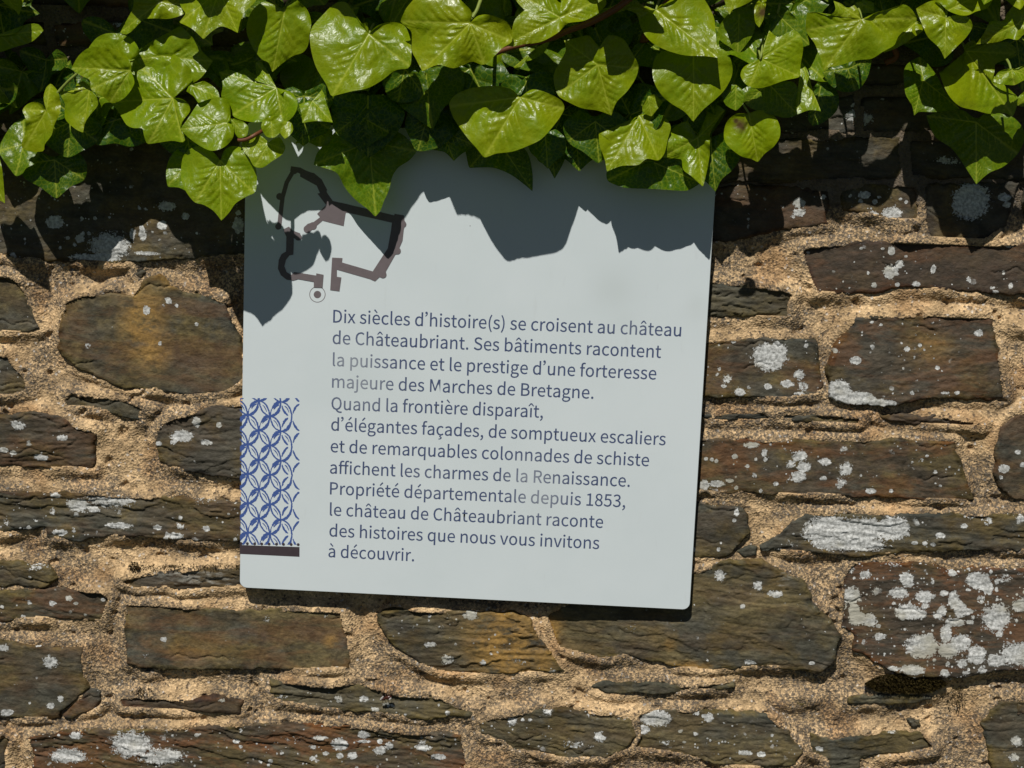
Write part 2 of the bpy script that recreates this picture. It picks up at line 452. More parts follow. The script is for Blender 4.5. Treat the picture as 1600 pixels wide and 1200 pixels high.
st([(420, 1062), (450, 1065), (512, 1070), (562, 1068), (625, 1085), (687, 1088), (712, 1103), (741, 1113), (737, 1122), (700, 1121), (657, 1126), (625, 1119), (550, 1112), (500, 1108), (432, 1098), (420, 1080)], 7, .1, .5, .0, 1.0,
   pale=[(480, 1085, 60, 22, .75), (620, 1100, 80, 20, .7)], lich=[(568, 1095, 9, 6, .6), (604, 1103, 8, 5, .65), (528, 1095, 8, 7, .6), (586, 1110, 9, 4, .6), (440, 1092, 14, 5, .5)], olive=0.4)
st([(45, 1150), (100, 1142), (146, 1139), (292, 1137), (400, 1131), (525, 1133), (625, 1143), (721, 1148), (730, 1190), (728, 1250), (60, 1250), (50, 1180)], 9, .75, .65, .75, 1.0,
   lich=[(118, 1150, 9, 5, .85), (106, 1182, 30, 12, .75), (205, 1163, 34, 22, .75), (250, 1182, 40, 14, .7), (530, 1166, 12, 10, .95), (566, 1152, 9, 6, .95), (592, 1163, 4, 4, .9), (607, 1170, 6, 6, .9), (592, 1177, 9, 6, .95), (550, 1184, 8, 5, .9), (530, 1184, 5, 4, .9), (508, 1180, 5, 3, .9), (487, 1187, 4, 3, .9), (500, 1154, 13, 4, .7), (568, 1163, 13, 3, .7), (307, 1150, 4, 3, .9), (368, 1161, 5, 3, .9), (660, 1172, 12, 5, .8), (684, 1186, 14, 5, .8), (660, 1160, 10, 12, .5), (422, 1190, 4, 3, .9), (460, 1158, 22, 8, .45), (290, 1140, 5, 3, .8)],
   rust=[(420, 1175, 130, 18, .9), (320, 1185, 60, 14, .9)], olive=-0.1)
st([(-70, 1150), (24, 1150), (12, 1172), (9, 1250), (-70, 1250)], 6, .3, .2, .1, .3)
st([(587, 960), (612, 951), (650, 951), (712, 953), (800, 957), (830, 965), (841, 995), (867, 1025), (881, 1049), (800, 1055), (725, 1056), (685, 1052), (662, 1041), (637, 1024), (615, 1013), (591, 976)], 9, .25, .5, .1, 1.0,
   ochre=[(790, 1010, 45, 48, .95), (845, 1030, 18, 20, .7)], pale=[(660, 985, 75, 40, .65), (700, 1030, 40, 22, .7)], lich=[(735, 961, 13, 8, .7), (700, 1032, 14, 9, .6), (755, 1036, 6, 5, .7), (672, 1008, 10, 5, .6), (812, 1035, 14, 9, .45), (690, 980, 8, 6, .5)], olive=0.5)
st([(850, 960), (870, 1016), (917, 1028), (940, 1034), (981, 1026), (1019, 1035), (1062, 1045), (1106, 1049), (1200, 1041), (1229, 1045), (1282, 1052), (1305, 1031), (1312, 990), (1296, 967), (1268, 940), (1258, 908), (1225, 894), (1200, 878), (1140, 873), (1100, 888), (1060, 905), (1000, 920), (900, 935)], 9, .35, .35, .15, .75,
   ochre=[(865, 985, 12, 18, .7), (1045, 1010, 8, 8, .5), (1085, 1042, 34, 6, .6)], pale=[(1225, 905, 24, 20, .9), (905, 975, 50, 25, .4), (1000, 985, 60, 20, .35)],
   lich=[(1126, 900, 10, 9, .7), (1172, 1036, 10, 4, .8), (1212, 928, 14, 6, .7), (1185, 915, 9, 9, .6), (1160, 947, 5, 4, .7), (1268, 1036, 5, 3, .8), (985, 985, 14, 9, .4)], olive=0.75)
st([(1314, 908), (1322, 893), (1334, 879), (1375, 875), (1462, 882), (1480, 894), (1521, 888), (1670, 884), (1670, 1042), (1600, 1043), (1550, 1045), (1506, 1055), (1471, 1059), (1419, 1055), (1387, 1046), (1366, 1035), (1334, 1014), (1332, 990), (1316, 978)], 12, .5, .95, .6, .5,
   rust=[(1370, 902, 50, 14, .95), (1560, 918, 30, 10, .9), (1480, 905, 60, 9, .8)],
   lich=[(1332, 933, 13, 12, .95), (1336, 955, 8, 10, .9), (1341, 968, 13, 9, .95), (1360, 970, 10, 9, .9), (1373, 979, 4, 3, .9), (1405, 928, 15, 9, .8), (1396, 885, 20, 6, .5), (1417, 905, 10, 9, .9), (1420, 957, 20, 11, .9), (1446, 933, 13, 9, .95), (1440, 960, 8, 6, .9), (1475, 928, 6, 4, .95), (1490, 937, 7, 12, .95), (1500, 952, 9, 12, .95), (1512, 955, 8, 5, .95), (1473, 954, 6, 7, .95), (1492, 972, 14, 6, .95), (1478, 990, 8, 14, .95), (1440, 1010, 26, 17, .85), (1425, 1045, 18, 7, .9), (1395, 1044, 8, 4, .9), (1480, 1015, 16, 12, .85), (1500, 1003, 15, 12, .9), (1525, 1022, 15, 15, .8), (1502, 1035, 12, 10, .6), (1556, 965, 24, 23, .75), (1530, 908, 18, 12, .95), (1543, 918, 9, 9, .95), (1570, 905, 18, 10, .5), (1489, 897, 7, 4, .9), (1590, 1020, 26, 19, .8), (1556, 1030, 14, 9, .9), (1595, 945, 12, 10, .9), (1375, 995, 10, 6, .8), (1453, 993, 5, 4, .95), (1515, 972, 6, 3, .9), (1560, 990, 6, 5, .8), (1475, 1050, 7, 6, .8), (1533, 937, 10, 8, .55)], olive=-0.45)
st([(1325, 1092), (1375, 1084), (1462, 1087), (1430, 1101), (1366, 1102), (1325, 1099)], 6, .1, .4, 0, .5, pale=[(1390, 1093, 40, 8, .7)])
st([(1214, 1097), (1245, 1094), (1273, 1099), (1250, 1104), (1220, 1101)], 4, .2, .1, 0, .3)
st([(922, 1072), (946, 1066), (1004, 1067), (1063, 1070), (1150, 1066), (1149, 1076), (1121, 1081), (1080, 1079), (1033, 1089), (1004, 1084), (960, 1087), (940, 1083)], 7, .0, .1, 0, .8, pale=[(1040, 1075, 80, 9, .55)])
st([(745, 1130), (770, 1121), (800, 1116), (844, 1107), (900, 1110), (946, 1113), (986, 1120), (993, 1150), (981, 1169), (946, 1184), (887, 1187), (800, 1175), (782, 1158), (750, 1149)], 7, .3, .6, .1, .7,
   lich=[(937, 1153, 10, 9, .7), (855, 1112, 10, 7, .6), (800, 1128, 9, 8, .7), (900, 1165, 30, 8, .5), (920, 1120, 9, 6, .5)], olive=0.8)
st([(994, 1116), (1004, 1112), (1051, 1109), (1120, 1112), (1200, 1117), (1229, 1142), (1256, 1172), (1244, 1195), (1180, 1199), (1120, 1194), (1062, 1181), (987, 1171), (998, 1150)], 7, .35, .6, .1, .7,
   lich=[(1025, 1125, 26, 12, .85), (1005, 1143, 12, 7, .8), (1108, 1123, 7, 7, .9), (1040, 1163, 10, 5, .6), (1064, 1145, 5, 4, .7), (1165, 1178, 12, 4, .8), (1190, 1180, 8, 4, .8), (1070, 1162, 3, 2, .9)], olive=0.7)
st([(1264, 1144), (1302, 1156), (1375, 1147), (1442, 1144), (1461, 1165), (1457, 1174), (1404, 1183), (1346, 1187), (1340, 1215), (1296, 1216), (1290, 1187), (1264, 1176)], 5, .15, .3, 0, .7, pale=[(1370, 1155, 70, 10, .6)], lich=[(1395, 1146, 14, 4, .6), (1282, 1172, 7, 4, .7)], olive=0.2)
st([(1566, 1096), (1670, 1094), (1670, 1250), (1548, 1250), (1547, 1195), (1541, 1156), (1532, 1133), (1550, 1112)], 8, .1, .5, .1, .6, lich=[(1590, 1160, 10, 8, .7), (1585, 1185, 12, 8, .6)], olive=0.1)
st([(1050, 688), (1095, 686), (1200, 688), (1323, 687), (1400, 686), (1492, 688), (1497, 711), (1509, 745), (1523, 783), (1424, 782), (1347, 776), (1262, 774), (1195, 772), (1050, 768)], 9, .75, .55, .55, .25,
   lich=[(1175, 696, 13, 5, .75), (1149, 714, 4, 4, .9), (1195, 708, 5, 6, .8), (1104, 718, 3, 3, .95), (1113, 719, 3, 3, .95), (1120, 721, 3, 3, .95), (1101, 760, 7, 8, .95), (1121, 757, 11, 5, .95), (1141, 752, 6, 3, .95), (1151, 763, 3, 3, .95), (1213, 757, 4, 3, .95), (1250, 713, 12, 10, .75), (1236, 726, 9, 7, .7), (1256, 730, 12, 9, .75), (1290, 722, 10, 6, .8), (1248, 746, 16, 10, .65), (1287, 748, 6, 4, .8), (1322, 734, 12, 13, .72), (1314, 755, 11, 12, .6), (1361, 768, 9, 4, .9), (1393, 768, 4, 3, .8), (1449, 713, 3, 2, .9), (1463, 739, 3, 2, .9), (1470, 760, 3, 2, .9), (1196, 719, 4, 4, .8)], olive=-0.1)
st([(1050, 786), (1087, 786), (1158, 791), (1171, 803), (1171, 831), (1146, 862), (1127, 870), (1050, 870)], 10, .2, .3, .1, .3, lich=[(1151, 801, 4, 6, .8), (1148, 814, 3, 3, .8), (1084, 859, 3, 3, .95), (1123, 859, 3, 3, .95), (1127, 849, 2, 2, .9)], olive=-0.1)
st([(1152, 862), (1170, 850), (1186, 856), (1184, 868), (1162, 872)], 6, .0, .1, 0, .3, pale=[(1170, 860, 14, 8, .6)])
st([(1186, 854), (1212, 836), (1259, 803), (1316, 802), (1397, 803), (1500, 803), (1670, 800), (1670, 861), (1600, 861), (1465, 861), (1380, 867), (1347, 869), (1262, 864), (1222, 862), (1190, 861)], 9, .15, .5, .1, .9,
   lich=[(1300, 833, 40, 24, .92), (1350, 828, 38, 18, .88), (1395, 826, 26, 17, .92), (1340, 850, 50, 12, .8), (1517, 803, 14, 8, .75), (1507, 822, 6, 4, .7), (1545, 815, 13, 9, .5), (1470, 837, 7, 4, .95), (1430, 849, 5, 3, .95), (1446, 850, 4, 3, .95), (1459, 852, 4, 3, .95), (1595, 812, 10, 9, .6), (1236, 851, 14, 8, .45)], olive=-0.05)
st([(1670, 642), (1600, 643), (1583, 647), (1563, 667), (1554, 701), (1554, 745), (1566, 769), (1586, 781), (1670, 783)], 10, .7, .3, .3, .2, lich=[(1591, 707, 5, 4, .95), (1569, 733, 8, 6, .95), (1565, 747, 3, 3, .9), (1599, 727, 4, 4, .9)], olive=0.1)
st([(1088, 649), (1195, 647), (1296, 646), (1347, 652), (1343, 664), (1296, 663), (1229, 657), (1127, 660), (1092, 655)], 4, .0, .1, 0, .8)
st([(1360, 642), (1414, 649), (1482, 651), (1543, 661), (1539, 669), (1465, 665), (1414, 665), (1364, 648)], 4, .1, .2, .2, .8)
st([(1050, 533), (1103, 532), (1177, 527), (1275, 531), (1280, 547), (1281, 576), (1288, 602), (1276, 618), (1226, 624), (1177, 620), (1050, 622)], 9, .6, .45, .35, .25,
   lich=[(1203, 558, 24, 19, 1.0), (1215, 548, 14, 12, .95), (1250, 586, 9, 9, .75), (1137, 593, 8, 9, .6), (1156, 613, 9, 6, .85), (1200, 604, 7, 5, .8), (1230, 600, 12, 6, .7), (1255, 604, 9, 8, .65), (1170, 606, 3, 3, .9), (1125, 577, 3, 3, .8), (1250, 616, 12, 4, .6), (1131, 604, 5, 3, .8)], olive=0.0)
st([(1337, 495), (1400, 493), (1470, 491), (1555, 495), (1557, 527), (1565, 576), (1570, 623), (1502, 625), (1437, 623), (1398, 634), (1324, 632), (1296, 623), (1293, 576), (1307, 534), (1324, 514)], 11, .4, .45, .45, .45,
   ochre=[(1450, 545, 32, 22, .35)],
   lich=[(1311, 612, 16, 17, 1.0), (1340, 622, 26, 9, 1.0), (1375, 629, 22, 5, 1.0), (1337, 563, 8, 6, .9), (1418, 546, 5, 4, .9), (1531, 521, 7, 5, .9), (1438, 540, 4, 4, .7), (1466, 575, 4, 3, .9), (1305, 548, 5, 4, .7), (1425, 614, 6, 4, .6), (1412, 576, 2, 2, .9), (1496, 614, 4, 3, .9), (1477, 614, 9, 3, .6), (1363, 504, 3, 2, .9), (1378, 508, 3, 2, .9)], olive=-0.3)
st([(1249, 389), (1265, 384), (1372, 376), (1437, 376), (1535, 381), (1670, 378), (1670, 462), (1600, 461), (1567, 460), (1470, 453), (1405, 450), (1372, 460), (1275, 460), (1267, 443), (1257, 414)], 8, .8, .45, .35, .15,
   lich=[(1393, 425, 11, 10, .95), (1407, 413, 6, 6, .9), (1394, 392, 5, 7, .9), (1459, 421, 4, 6, .95), (1347, 388, 3, 2, .95), (1380, 389, 3, 2, .9), (1417, 401, 3, 2, .9), (1367, 446, 4, 4, .9), (1403, 445, 4, 3, .9), (1432, 444, 6, 4, .9), (1515, 438, 7, 6, .6), (1265, 395, 4, 2, .8), (1530, 382, 14, 4, .6), (1556, 456, 5, 3, .9), (1580, 384, 12, 5, .6), (1550, 450, 3, 2, .9), (1358, 427, 3, 3, .8)], olive=-0.75)
st([(1060, 440), (1112, 440), (1226, 451), (1243, 459), (1236, 473), (1235, 500), (1177, 497), (1060, 498)], 7, .1, .1, .0, 1.0, pale=[(1170, 493, 60, 5, .7), (1210, 455, 25, 5, .6)], olive=0.35)
st([(1060, 297), (1180, 290), (1260, 291), (1296, 299), (1294, 352), (1242, 357), (1187, 368), (1150, 378), (1060, 374)], 9, .6, .4, .3, .15, lich=[(1250, 317, 10, 8, .8), (1249, 332, 11, 7, .72), (1287, 308, 4, 4, .8), (1222, 323, 5, 3, .5)], olive=-0.5)
st([(1314, 296), (1350, 288), (1430, 288), (1437, 300), (1438, 347), (1389, 345), (1356, 336), (1315, 329)], 8, .55, .5, .2, .15, lich=[(1395, 334, 14, 9, .95), (1366, 335, 9, 6, .7), (1351, 305, 10, 6, .8), (1368, 315, 4, 4, .9), (1330, 306, 3, 3, .8), (1417, 316, 3, 3, .9), (1375, 308, 3, 2, .9), (1408, 311, 3, 2, .9)], olive=0.0)
st([(1442, 286), (1592, 286), (1582, 320), (1572, 355), (1541, 377), (1450, 375), (1442, 345)], 8, .3, .4, .1, .15, lich=[(1518, 314, 29, 28, .85), (1570, 308, 10, 6, .9), (1574, 320, 6, 5, .8)])
st([(1598, 296), (1670, 296), (1670, 366), (1606, 366)], 7, .4, .4, .1, .3)
st([(1060, 222), (1250, 216), (1405, 214), (1408, 279), (1300, 284), (1060, 288)], 9, .3, .3, .1, .8, lich=[(1350, 270, 50, 5, .3)])
st([(1416, 216), (1670, 214), (1670, 282), (1420, 279)], 9, .3, .4, .1, .7, lich=[(1483, 251, 22, 8, .6)])
st([(1030, 154), (1335, 150), (1337, 206), (1030, 212)], 10, .2, .5, .1, .9, lich=[(1340, 180, 20, 10, .8)])  # the lich entry is a sunlit spot painted as pale colour
st([(1345, 150), (1670, 148), (1670, 206), (1346, 208)], 9, .3, .3, .1, .6, lich=[(1350, 185, 16, 12, .7)])  # lich entry continues the painted sunlit spot
st([(480, 210), (780, 206), (782, 270), (480, 272)], 5, .3, .3, .1, .6)
st([(-70, 152), (150, 150), (152, 206), (-70, 214)], 8, .3, .3, .1, .6)
st([(162, 146), (560, 148), (560, 196), (164, 204)], 8, .3, .3, .1, .6)
st([(572, 148), (1018, 150), (1018, 198), (572, 196)], 8, .3, .3, .1, .6)
st([(1556, 506), (1600, 508), (1670, 507), (1670, 516), (1560, 512)], 4, .9, .1, .6, .6)
# rubble under and between the traced stones that only peeps out of the mortar
for pb in ([(213, 415), (222, 413), (228, 424), (222, 436), (212, 432)], [(1382, 352), (1412, 350), (1416, 356), (1388, 358)],
           [(1420, 1128), (1436, 1124), (1438, 1136), (1424, 1140)], [(236, 1040), (240, 1052), (228, 1054), (216, 1044)],
           [(1590, 1098), (1600, 1098), (1602, 1116), (1588, 1118)], [(612, 1088), (626, 1086), (628, 1094), (612, 1096)]):
    st(pb, 5, random.random(), .0, .2, .2)


def rand_stone(x0, y0, x1, y1):
    pts = []
    w, h = x1 - x0, y1 - y0
    for t in np.linspace(0, 1, 6)[:-1]: pts.append((x0 + w * t, y0 + random.uniform(-.07, .07) * h))
    for t in (0, .5): pts.append((x1 + random.uniform(-.04, .04) * h, y0 + h * t))
    for t in np.linspace(0, 1, 6)[:-1]: pts.append((x1 - w * t, y1 + random.uniform(-.07, .07) * h))
    for t in (0, .5): pts.append((x0 + random.uniform(-.06, .06) * h, y1 - h * t))
    return pts


n_traced = len(S)
for (xa, xb, ya, yb) in ((-900, -86, 0, 1500), (1686, 2500, 0, 1500), (-86, 1686, 1268, 1560), (-900, 2500, -320, -20), (-86, 1686, -20, 140)):
    y = ya
    while y < yb:
        hh = random.choice((38, 55, 70, 95))
        x = xa
        while x < xb - 50:
            w = random.uniform(120, 360)
            if x + w > xb - 60: w = xb - x
            st(rand_stone(x + 8, y + 8, x + w - 8, y + hh - 8), random.uniform(6, 11), random.random(), random.random() * .7, random.random() * .5, random.random())
            x += w
        y += hh + 8

allpoly = []
for i, (poly, th, col, layer, ex) in enumerate(S):
    P = at([p[0] for p in poly], [p[1] for p in poly], 0.008)[:, [0, 2]]
    allpoly.append(P)
    fine_ = i < n_traced
    g = 0.00115 if fine_ else 0.005
    mrg = 0.004
    xs = np.arange(P[:, 0].min() - mrg, P[:, 0].max() + mrg + g, g)
    zs = np.arange(P[:, 1].min() - mrg, P[:, 1].max() + mrg + g, g)
    X, Z = np.meshgrid(xs, zs)
    # wobble the outline so that no edge is ruler straight
    wx = fbm(X * 90, Z * 90, 3 + i, 4) * 0.0070; wz = fbm(X * 90 + 31, Z * 90, 9 + i, 4) * 0.0070
    sd = sdf(P, X + wx, Z + wz) + fbm(X * 420, Z * 420, 5, 2) * 0.0009
    r_ = np.random.default_rng(100 + i)
    tx, tz = r_.uniform(-.03, .03), r_.uniform(-.05, .05)
    cx, cz = P.mean(0)
    H = 0.0035 + th * 0.00062 + tx * (X - cx) + tz * (Z - cz)
    H = H + fbm(X * 9, Z * 14, 40 + i, 4) * 0.0045
    # schist leaves: terraces that run along the bedding
    tilt = r_.uniform(-.14, .14)
    fq = r_.uniform(26, 58)
    q = (fbm(X * r_.uniform(7, 16), (Z + tilt * X) * fq, 70 + i, 5) * r_.uniform(4.5, 7.5))
    fl = np.floor(q); fr = q - fl
    terr = (fl + sstep(0.46, 0.54, fr)) / 7.0
    H = H + (0.0012 + layer ** 1.5 * 0.0105) * terr
    H = H + layer * fbm(X * 30, (Z + tilt * X) * 260, 90 + i, 3) * 0.0022
    H = H + np.abs(fbm(X * 90, Z * (95 + 90 * layer), 20 + i, 5)) * 0.0026
    # a crack or two
    for _ in range(2):
        zz = r_.uniform(P[:, 1].min(), P[:, 1].max()); x0 = r_.uniform(P[:, 0].min(), P[:, 0].max()); L = r_.uniform(.01, .05)
        dline = np.abs(Z - zz - 0.004 * fbm(X * 60, Z * 0, 200 + i, 3) * 4 - tilt * (X - x0))
        H = H - 0.0018 * np.exp(-(dline / 0.0009) ** 2) * sstep(L, L * .7, np.abs(X - x0))
    bev = 0.0012 + 0.0020 * (vnoise(X * 60, Z * 60, 8 + i))
    prof = np.clip(sd / bev, -3, 1)
    H = np.where(prof > 0, H - 0.0024 * (1 - prof) ** 2, H + prof * 0.012 - 0.0024)
    edge = np.clip(1 - sd / 0.008, 0, 1)
    A = {'edge': edge}
    for key in ('lich', 'rust', 'ochre', 'pale'):
        a = np.zeros_like(X)
        for (bx, by, rx, ry, sg) in ex.get(key, ()):
            c = at(bx, by, 0.012); e = at(bx + rx, by, 0.012); e2 = at(bx, by + ry, 0.012)
            rx_, ry_ = abs(e[0] - c[0]), abs(e2[2] - c[2])
            d = np.sqrt(((X - c[0]) / rx_) ** 2 + ((Z - c[2]) / ry_) ** 2)
            f = np.clip(1.35 - 0.75 * d, 0, 1.0) * sg
            a = np.maximum(a, f)
        A[key] = a
    A['olv'] = np.full_like(X, ex.get('olive', r_.uniform(-.3, .3)))
    ok = sd > -0.0042
    idx = -np.ones(X.shape, int)
    q4 = ok[:-1, :-1] & ok[1:, :-1] & ok[:-1, 1:] & ok[1:, 1:]
    used = np.zeros(X.shape, bool)
    used[:-1, :-1] |= q4; used[1:, :-1] |= q4; used[:-1, 1:] |= q4; used[1:, 1:] |= q4
    idx[used] = np.arange(used.sum())
    V = np.stack([X[used], -H[used], Z[used]], 1)
    F = np.stack([idx[:-1, :-1][q4], idx[:-1, 1:][q4], idx[1:, 1:][q4], idx[1:, :-1][q4]], 1)
    me = np_mesh('stone', V, F, {k: v[used] for k, v in A.items()})
    o = link('stone', me, M_STONE, wall)
    o.color = (*col, layer)

# mortar: one rough sheet, dished between the stones and smeared up to them
bb = [(p[:, 0].min(), p[:, 0].max(), p[:, 1].min(), p[:, 1].max()) for p in allpoly]


def mortar(name, x0, x1, z0, z1, g, hole=None):
    xs = np.arange(x0, x1 + g, g); zs = np.arange(z0, z1 + g, g)
    X, Z = np.meshgrid(xs, zs)
    near = np.full(X.shape, -1.0)
    for P, (a, b, c, d) in zip(allpoly, bb):
        m = 0.016
        i0, i1 = np.searchsorted(xs, (a - m, b + m)); j0, j1 = np.searchsorted(zs, (c - m, d + m))
        if i1 <= i0 or j1 <= j0: continue
        near[j0:j1, i0:i1] = np.maximum(near[j0:j1, i0:i1], sdf(P, X[j0:j1, i0:i1], Z[j0:j1, i0:i1]))
    H = 0.0018 + fbm(X * 16, Z * 20, 301, 4) * 0.009
    H = H + 0.0052 * sstep(-0.016, -0.001, near) * (0.15 + 2.0 * vnoise(X * 30, Z * 30, 305))
    H = H + fbm(X * 130, Z * 130, 310, 4) * 0.0024 + fbm(X * 480, Z * 480, 320, 2) * 0.0014
    pit = fbm(X * 75, Z * 75, 330, 3)
    H = H - 0.004 * sstep(0.20, 0.32, pit)
    grime_shade = np.clip(fbm(X * 13, Z * 16, 344, 3) * 3, -1, 1)
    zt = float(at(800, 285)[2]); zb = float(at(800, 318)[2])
    grime_shade = grime_shade + 3.0 * sstep(zb, zt, Z + fbm(X * 18, Z * 18, 350, 3) * 0.03)  # deep shade under the ivy, painted into the mortar colour
    ok = near < 0.007
    if hole is not None:
        ok &= ~((X > hole[0]) & (X < hole[1]) & (Z > hole[2]) & (Z < hole[3]))
    H = np.where(near > 0.0035, H - 0.01, H)
    q4 = ok[:-1, :-1] & ok[1:, :-1] & ok[:-1, 1:] & ok[1:, 1:]
    used = np.zeros(X.shape, bool)
    used[:-1, :-1] |= q4; used[1:, :-1] |= q4; used[:-1, 1:] |= q4; used[1:, 1:] |= q4
    idx = -np.ones(X.shape, int); idx[used] = np.arange(used.sum())
    V = np.stack([X[used], -H[used], Z[used]], 1)
    F = np.stack([idx[:-1, :-1][q4], idx[:-1, 1:][q4], idx[1:, 1:][q4], idx[1:, :-1][q4]], 1)
    o = link('mortar', np_mesh(name, V, F, {'grime_shade': grime_shade[used]}), M_MORTAR, wall)


c0 = at(np.array([-60, 1660, -60, 1660]), np.array([180, 180, 1250, 1250]), 0)
fx0, fx1, fz0, fz1 = c0[:, 0].min(), c0[:, 0].max(), c0[:, 2].min(), c0[:, 2].max()
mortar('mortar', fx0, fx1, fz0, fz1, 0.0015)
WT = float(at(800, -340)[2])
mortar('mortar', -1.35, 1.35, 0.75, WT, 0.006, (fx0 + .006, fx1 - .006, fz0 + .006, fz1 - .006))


def box(x0, x1, y0, y1, z0, z1):
    V = [(x, y, z) for x in (x0, x1) for y in (y0, y1) for z in (z0, z1)]
    return V, [(0, 1, 3, 2), (4, 6, 7, 5), (0, 4, 5, 1), (2, 3, 7, 6), (0, 2, 6, 4), (1, 5, 7, 3)]


V, F = box(-3, 3, 0.035, 0.48, -0.02, WT + 0.01)
me = np_mesh('wall_core', V, F, {'grime_shade': np.zeros(8)}, False)
link('wall_core', me, M_MORTAR, wall)

# dry moss in the hollow under the lichened stone and in tufts along ledges
mv, mf = [], []
for (mx0, mx1, my, hgt, n) in ((1352, 1478, 1068, 15, 7000), (203, 217, 885, 8, 160), (220, 372, 884, 3, 160), (206, 240, 1080, 6, 90), (1480, 1510, 1085, 14, 130)):
    for _ in range(n):
        px = random.uniform(mx0, mx1)
        taper = 1 - abs((px - (mx0 + mx1) / 2) / (mx1 - mx0) * 2) ** 4 if mx1 - mx0 < 160 else 1
        py = my + random.uniform(-1, 1) * hgt * taper
        c = at(px, py, random.uniform(0.006, 0.012))
        L = random.uniform(.002, .0045)
        d = np.array([random.uniform(-.6, .6), -1, random.uniform(-.4, .7)]); d /= np.linalg.norm(d)
        w = np.array([random.uniform(-1, 1), 0, random.uniform(-1, 1)]) * .0010
        b = len(mv); mv += [c - w, c + w, c + d * L]; mf.append((b, b + 1, b + 2))
mo = link('moss', np_mesh('moss', mv, mf, smooth=False), M_MOSS, wall)
mo['kind'] = 'stuff'

# ------------------------------------------------------------------ the sign
HS = 0.024
BL = at(374.5, 918, HS); BR = at(1077.5, 953, HS); TLr = at(378.5, 250, HS); TRr = at(1113.8, 290, HS)
ex_ = (BR - BL); SW = float(np.linalg.norm(ex_)); ex_ /= SW
ez_ = np.array([-ex_[2], 0, ex_[0]])
SH = float((at(440, 192, HS) - BL) @ ez_)
print('SIGN', SW, SH, 'left lean', float((TLr - BL) @ ex_), 'right lean', float((TRr - BR) @ ex_), 'vec', ex_)
sign = thing('information_sign', 'square white sign with blue-grey French text and castle plan, hanging below the ivy', 'sign', tuple(BL))


def on_sign(px, py, lift=0.0):
    p = at(px, py, HS)
    return np.stack([(p - BL) @ ex_, (p - BL) @ ez_], -1)


def sw(u, v, lift=0.0):
    u = np.asarray(u, float); v = np.asarray(v, float)
    return BL + u[..., None] * ex_ + v[..., None] * ez_ + np.array([0, -lift, 0])


# panel: rounded rectangle 3 mm thick, gridded front for faint stains
r_c = 0.0075
prof = []
for (cx, cz, a0) in ((SW - r_c, r_c, -90), (SW - r_c, SH - r_c, 0), (r_c, SH - r_c, 90), (r_c, r_c, 180)):
    for k in range(7):
        a = math.radians(a0 + 15 * k)
        prof.append((cx + r_c * math.cos(a), cz + r_c * math.sin(a)))
prof = np.array(prof); n = len(prof)
ctr = np.array([SW / 2, SH / 2])
rings = [1.0 - 0.0018, 0.9985] + list(np.linspace(0.96, 0.03, 34))
V = [sw(prof[:, 0], prof[:, 1], -0.003), sw(prof[:, 0], prof[:, 1], -0.0005)]
V.append(sw(*(ctr + (prof - ctr) * 0.9985).T, 0.0))
# subdivide the outline for a finer front
dense = []
for i in range(n):
    a, b = prof[i], prof[(i + 1) % n]
    m = max(1, int(np.linalg.norm(b - a) / 0.012))
    for j in range(m): dense.append(a + (b - a) * j / m)
verts = []; faces = []
verts += [tuple(p) for p in V[0]] + [tuple(p) for p in V[1]] + [tuple(p) for p in V[2]]
for lay in range(2):
    for i in range(n):
        j = (i + 1) % n
        faces.append((lay * n + i, lay * n + j, (lay + 1) * n + j, (lay + 1) * n + i))
bm_edge = np_mesh('panel_rim', verts, faces, {'smudge': np.zeros(len(verts))}, False)
faces = []
dense = np.array(dense); nd = len(dense); verts = []
scales = np.concatenate([[0.9985], np.linspace(0.97, 0.02, 36)])
UV = []
for s_ in scales: UV.append(ctr + (dense - ctr) * s_)
UV = np.concatenate(UV)
for a in range(len(scales) - 1):
    for i in range(nd):
        j = (i + 1) % nd
        faces.append((a * nd + i, a * nd + j, (a + 1) * nd + j, (a + 1) * nd + i))
Vp = sw(UV[:, 0], UV[:, 1], 0.0)
cen = len(Vp)
smud = np.zeros(len(UV))
for (bx, by, r, k) in ((958, 452, 34, .28), (975, 500, 22, .15), (500, 232, 30, .15), (1090, 480, 22, .25), (560, 590, 26, .12), (840, 770, 60, .10), (640, 640, 80, .06)):
    c = on_sign(np.array(bx), np.array(by)); rr = r / 1470
    smud = np.maximum(smud, k * np.exp(-(((UV - c) ** 2).sum(1)) / (rr * rr) * 1.2))
panel = link('panel', np_mesh('panel', Vp, faces, {'smudge': smud}, False), M_PANEL, sign)
# close the small hole in the middle with the last ring's fan
b2 = [tuple(p) for p in Vp[-nd:]]
me2 = bpy.data.meshes.new('panel_centre'); me2.from_pydata(b2, [], [tuple(range(nd))])
import bmesh
bmm = bmesh.new(); bmm.from_mesh(panel.data); bmm.from_mesh(me2); bmm.from_mesh(bm_edge)
bmm.to_mesh(panel.data); bmm.free()
rim = link('panel_back', np_mesh('panel_back', [tuple(p) for p in sw(prof[:, 0], prof[:, 1], -0.0031)] + [tuple(sw(ctr[0], ctr[1], -0.0031))], [(i, n, (i + 1) % n) for i in range(n)], {}, False), M_EDGE, sign)
for (u, v) in ((.04, .04), (SW - .04, .04), (.04, SH - .04), (SW - .04, SH - .04)):
    vs, fs = [], []
    for k in range(12):
        a = k * math.pi / 6
        for lf in (-0.0035, -0.026): vs.append(tuple(sw(u + .008 * math.cos(a), v + .008 * math.sin(a), lf)))
        j = (k + 1) % 12
        fs.append((2 * k, 2 * j, 2 * j + 1, 2 * k + 1))
    link('spacer', np_mesh('spacer', vs, fs, {}, False), M_EDGE, sign)

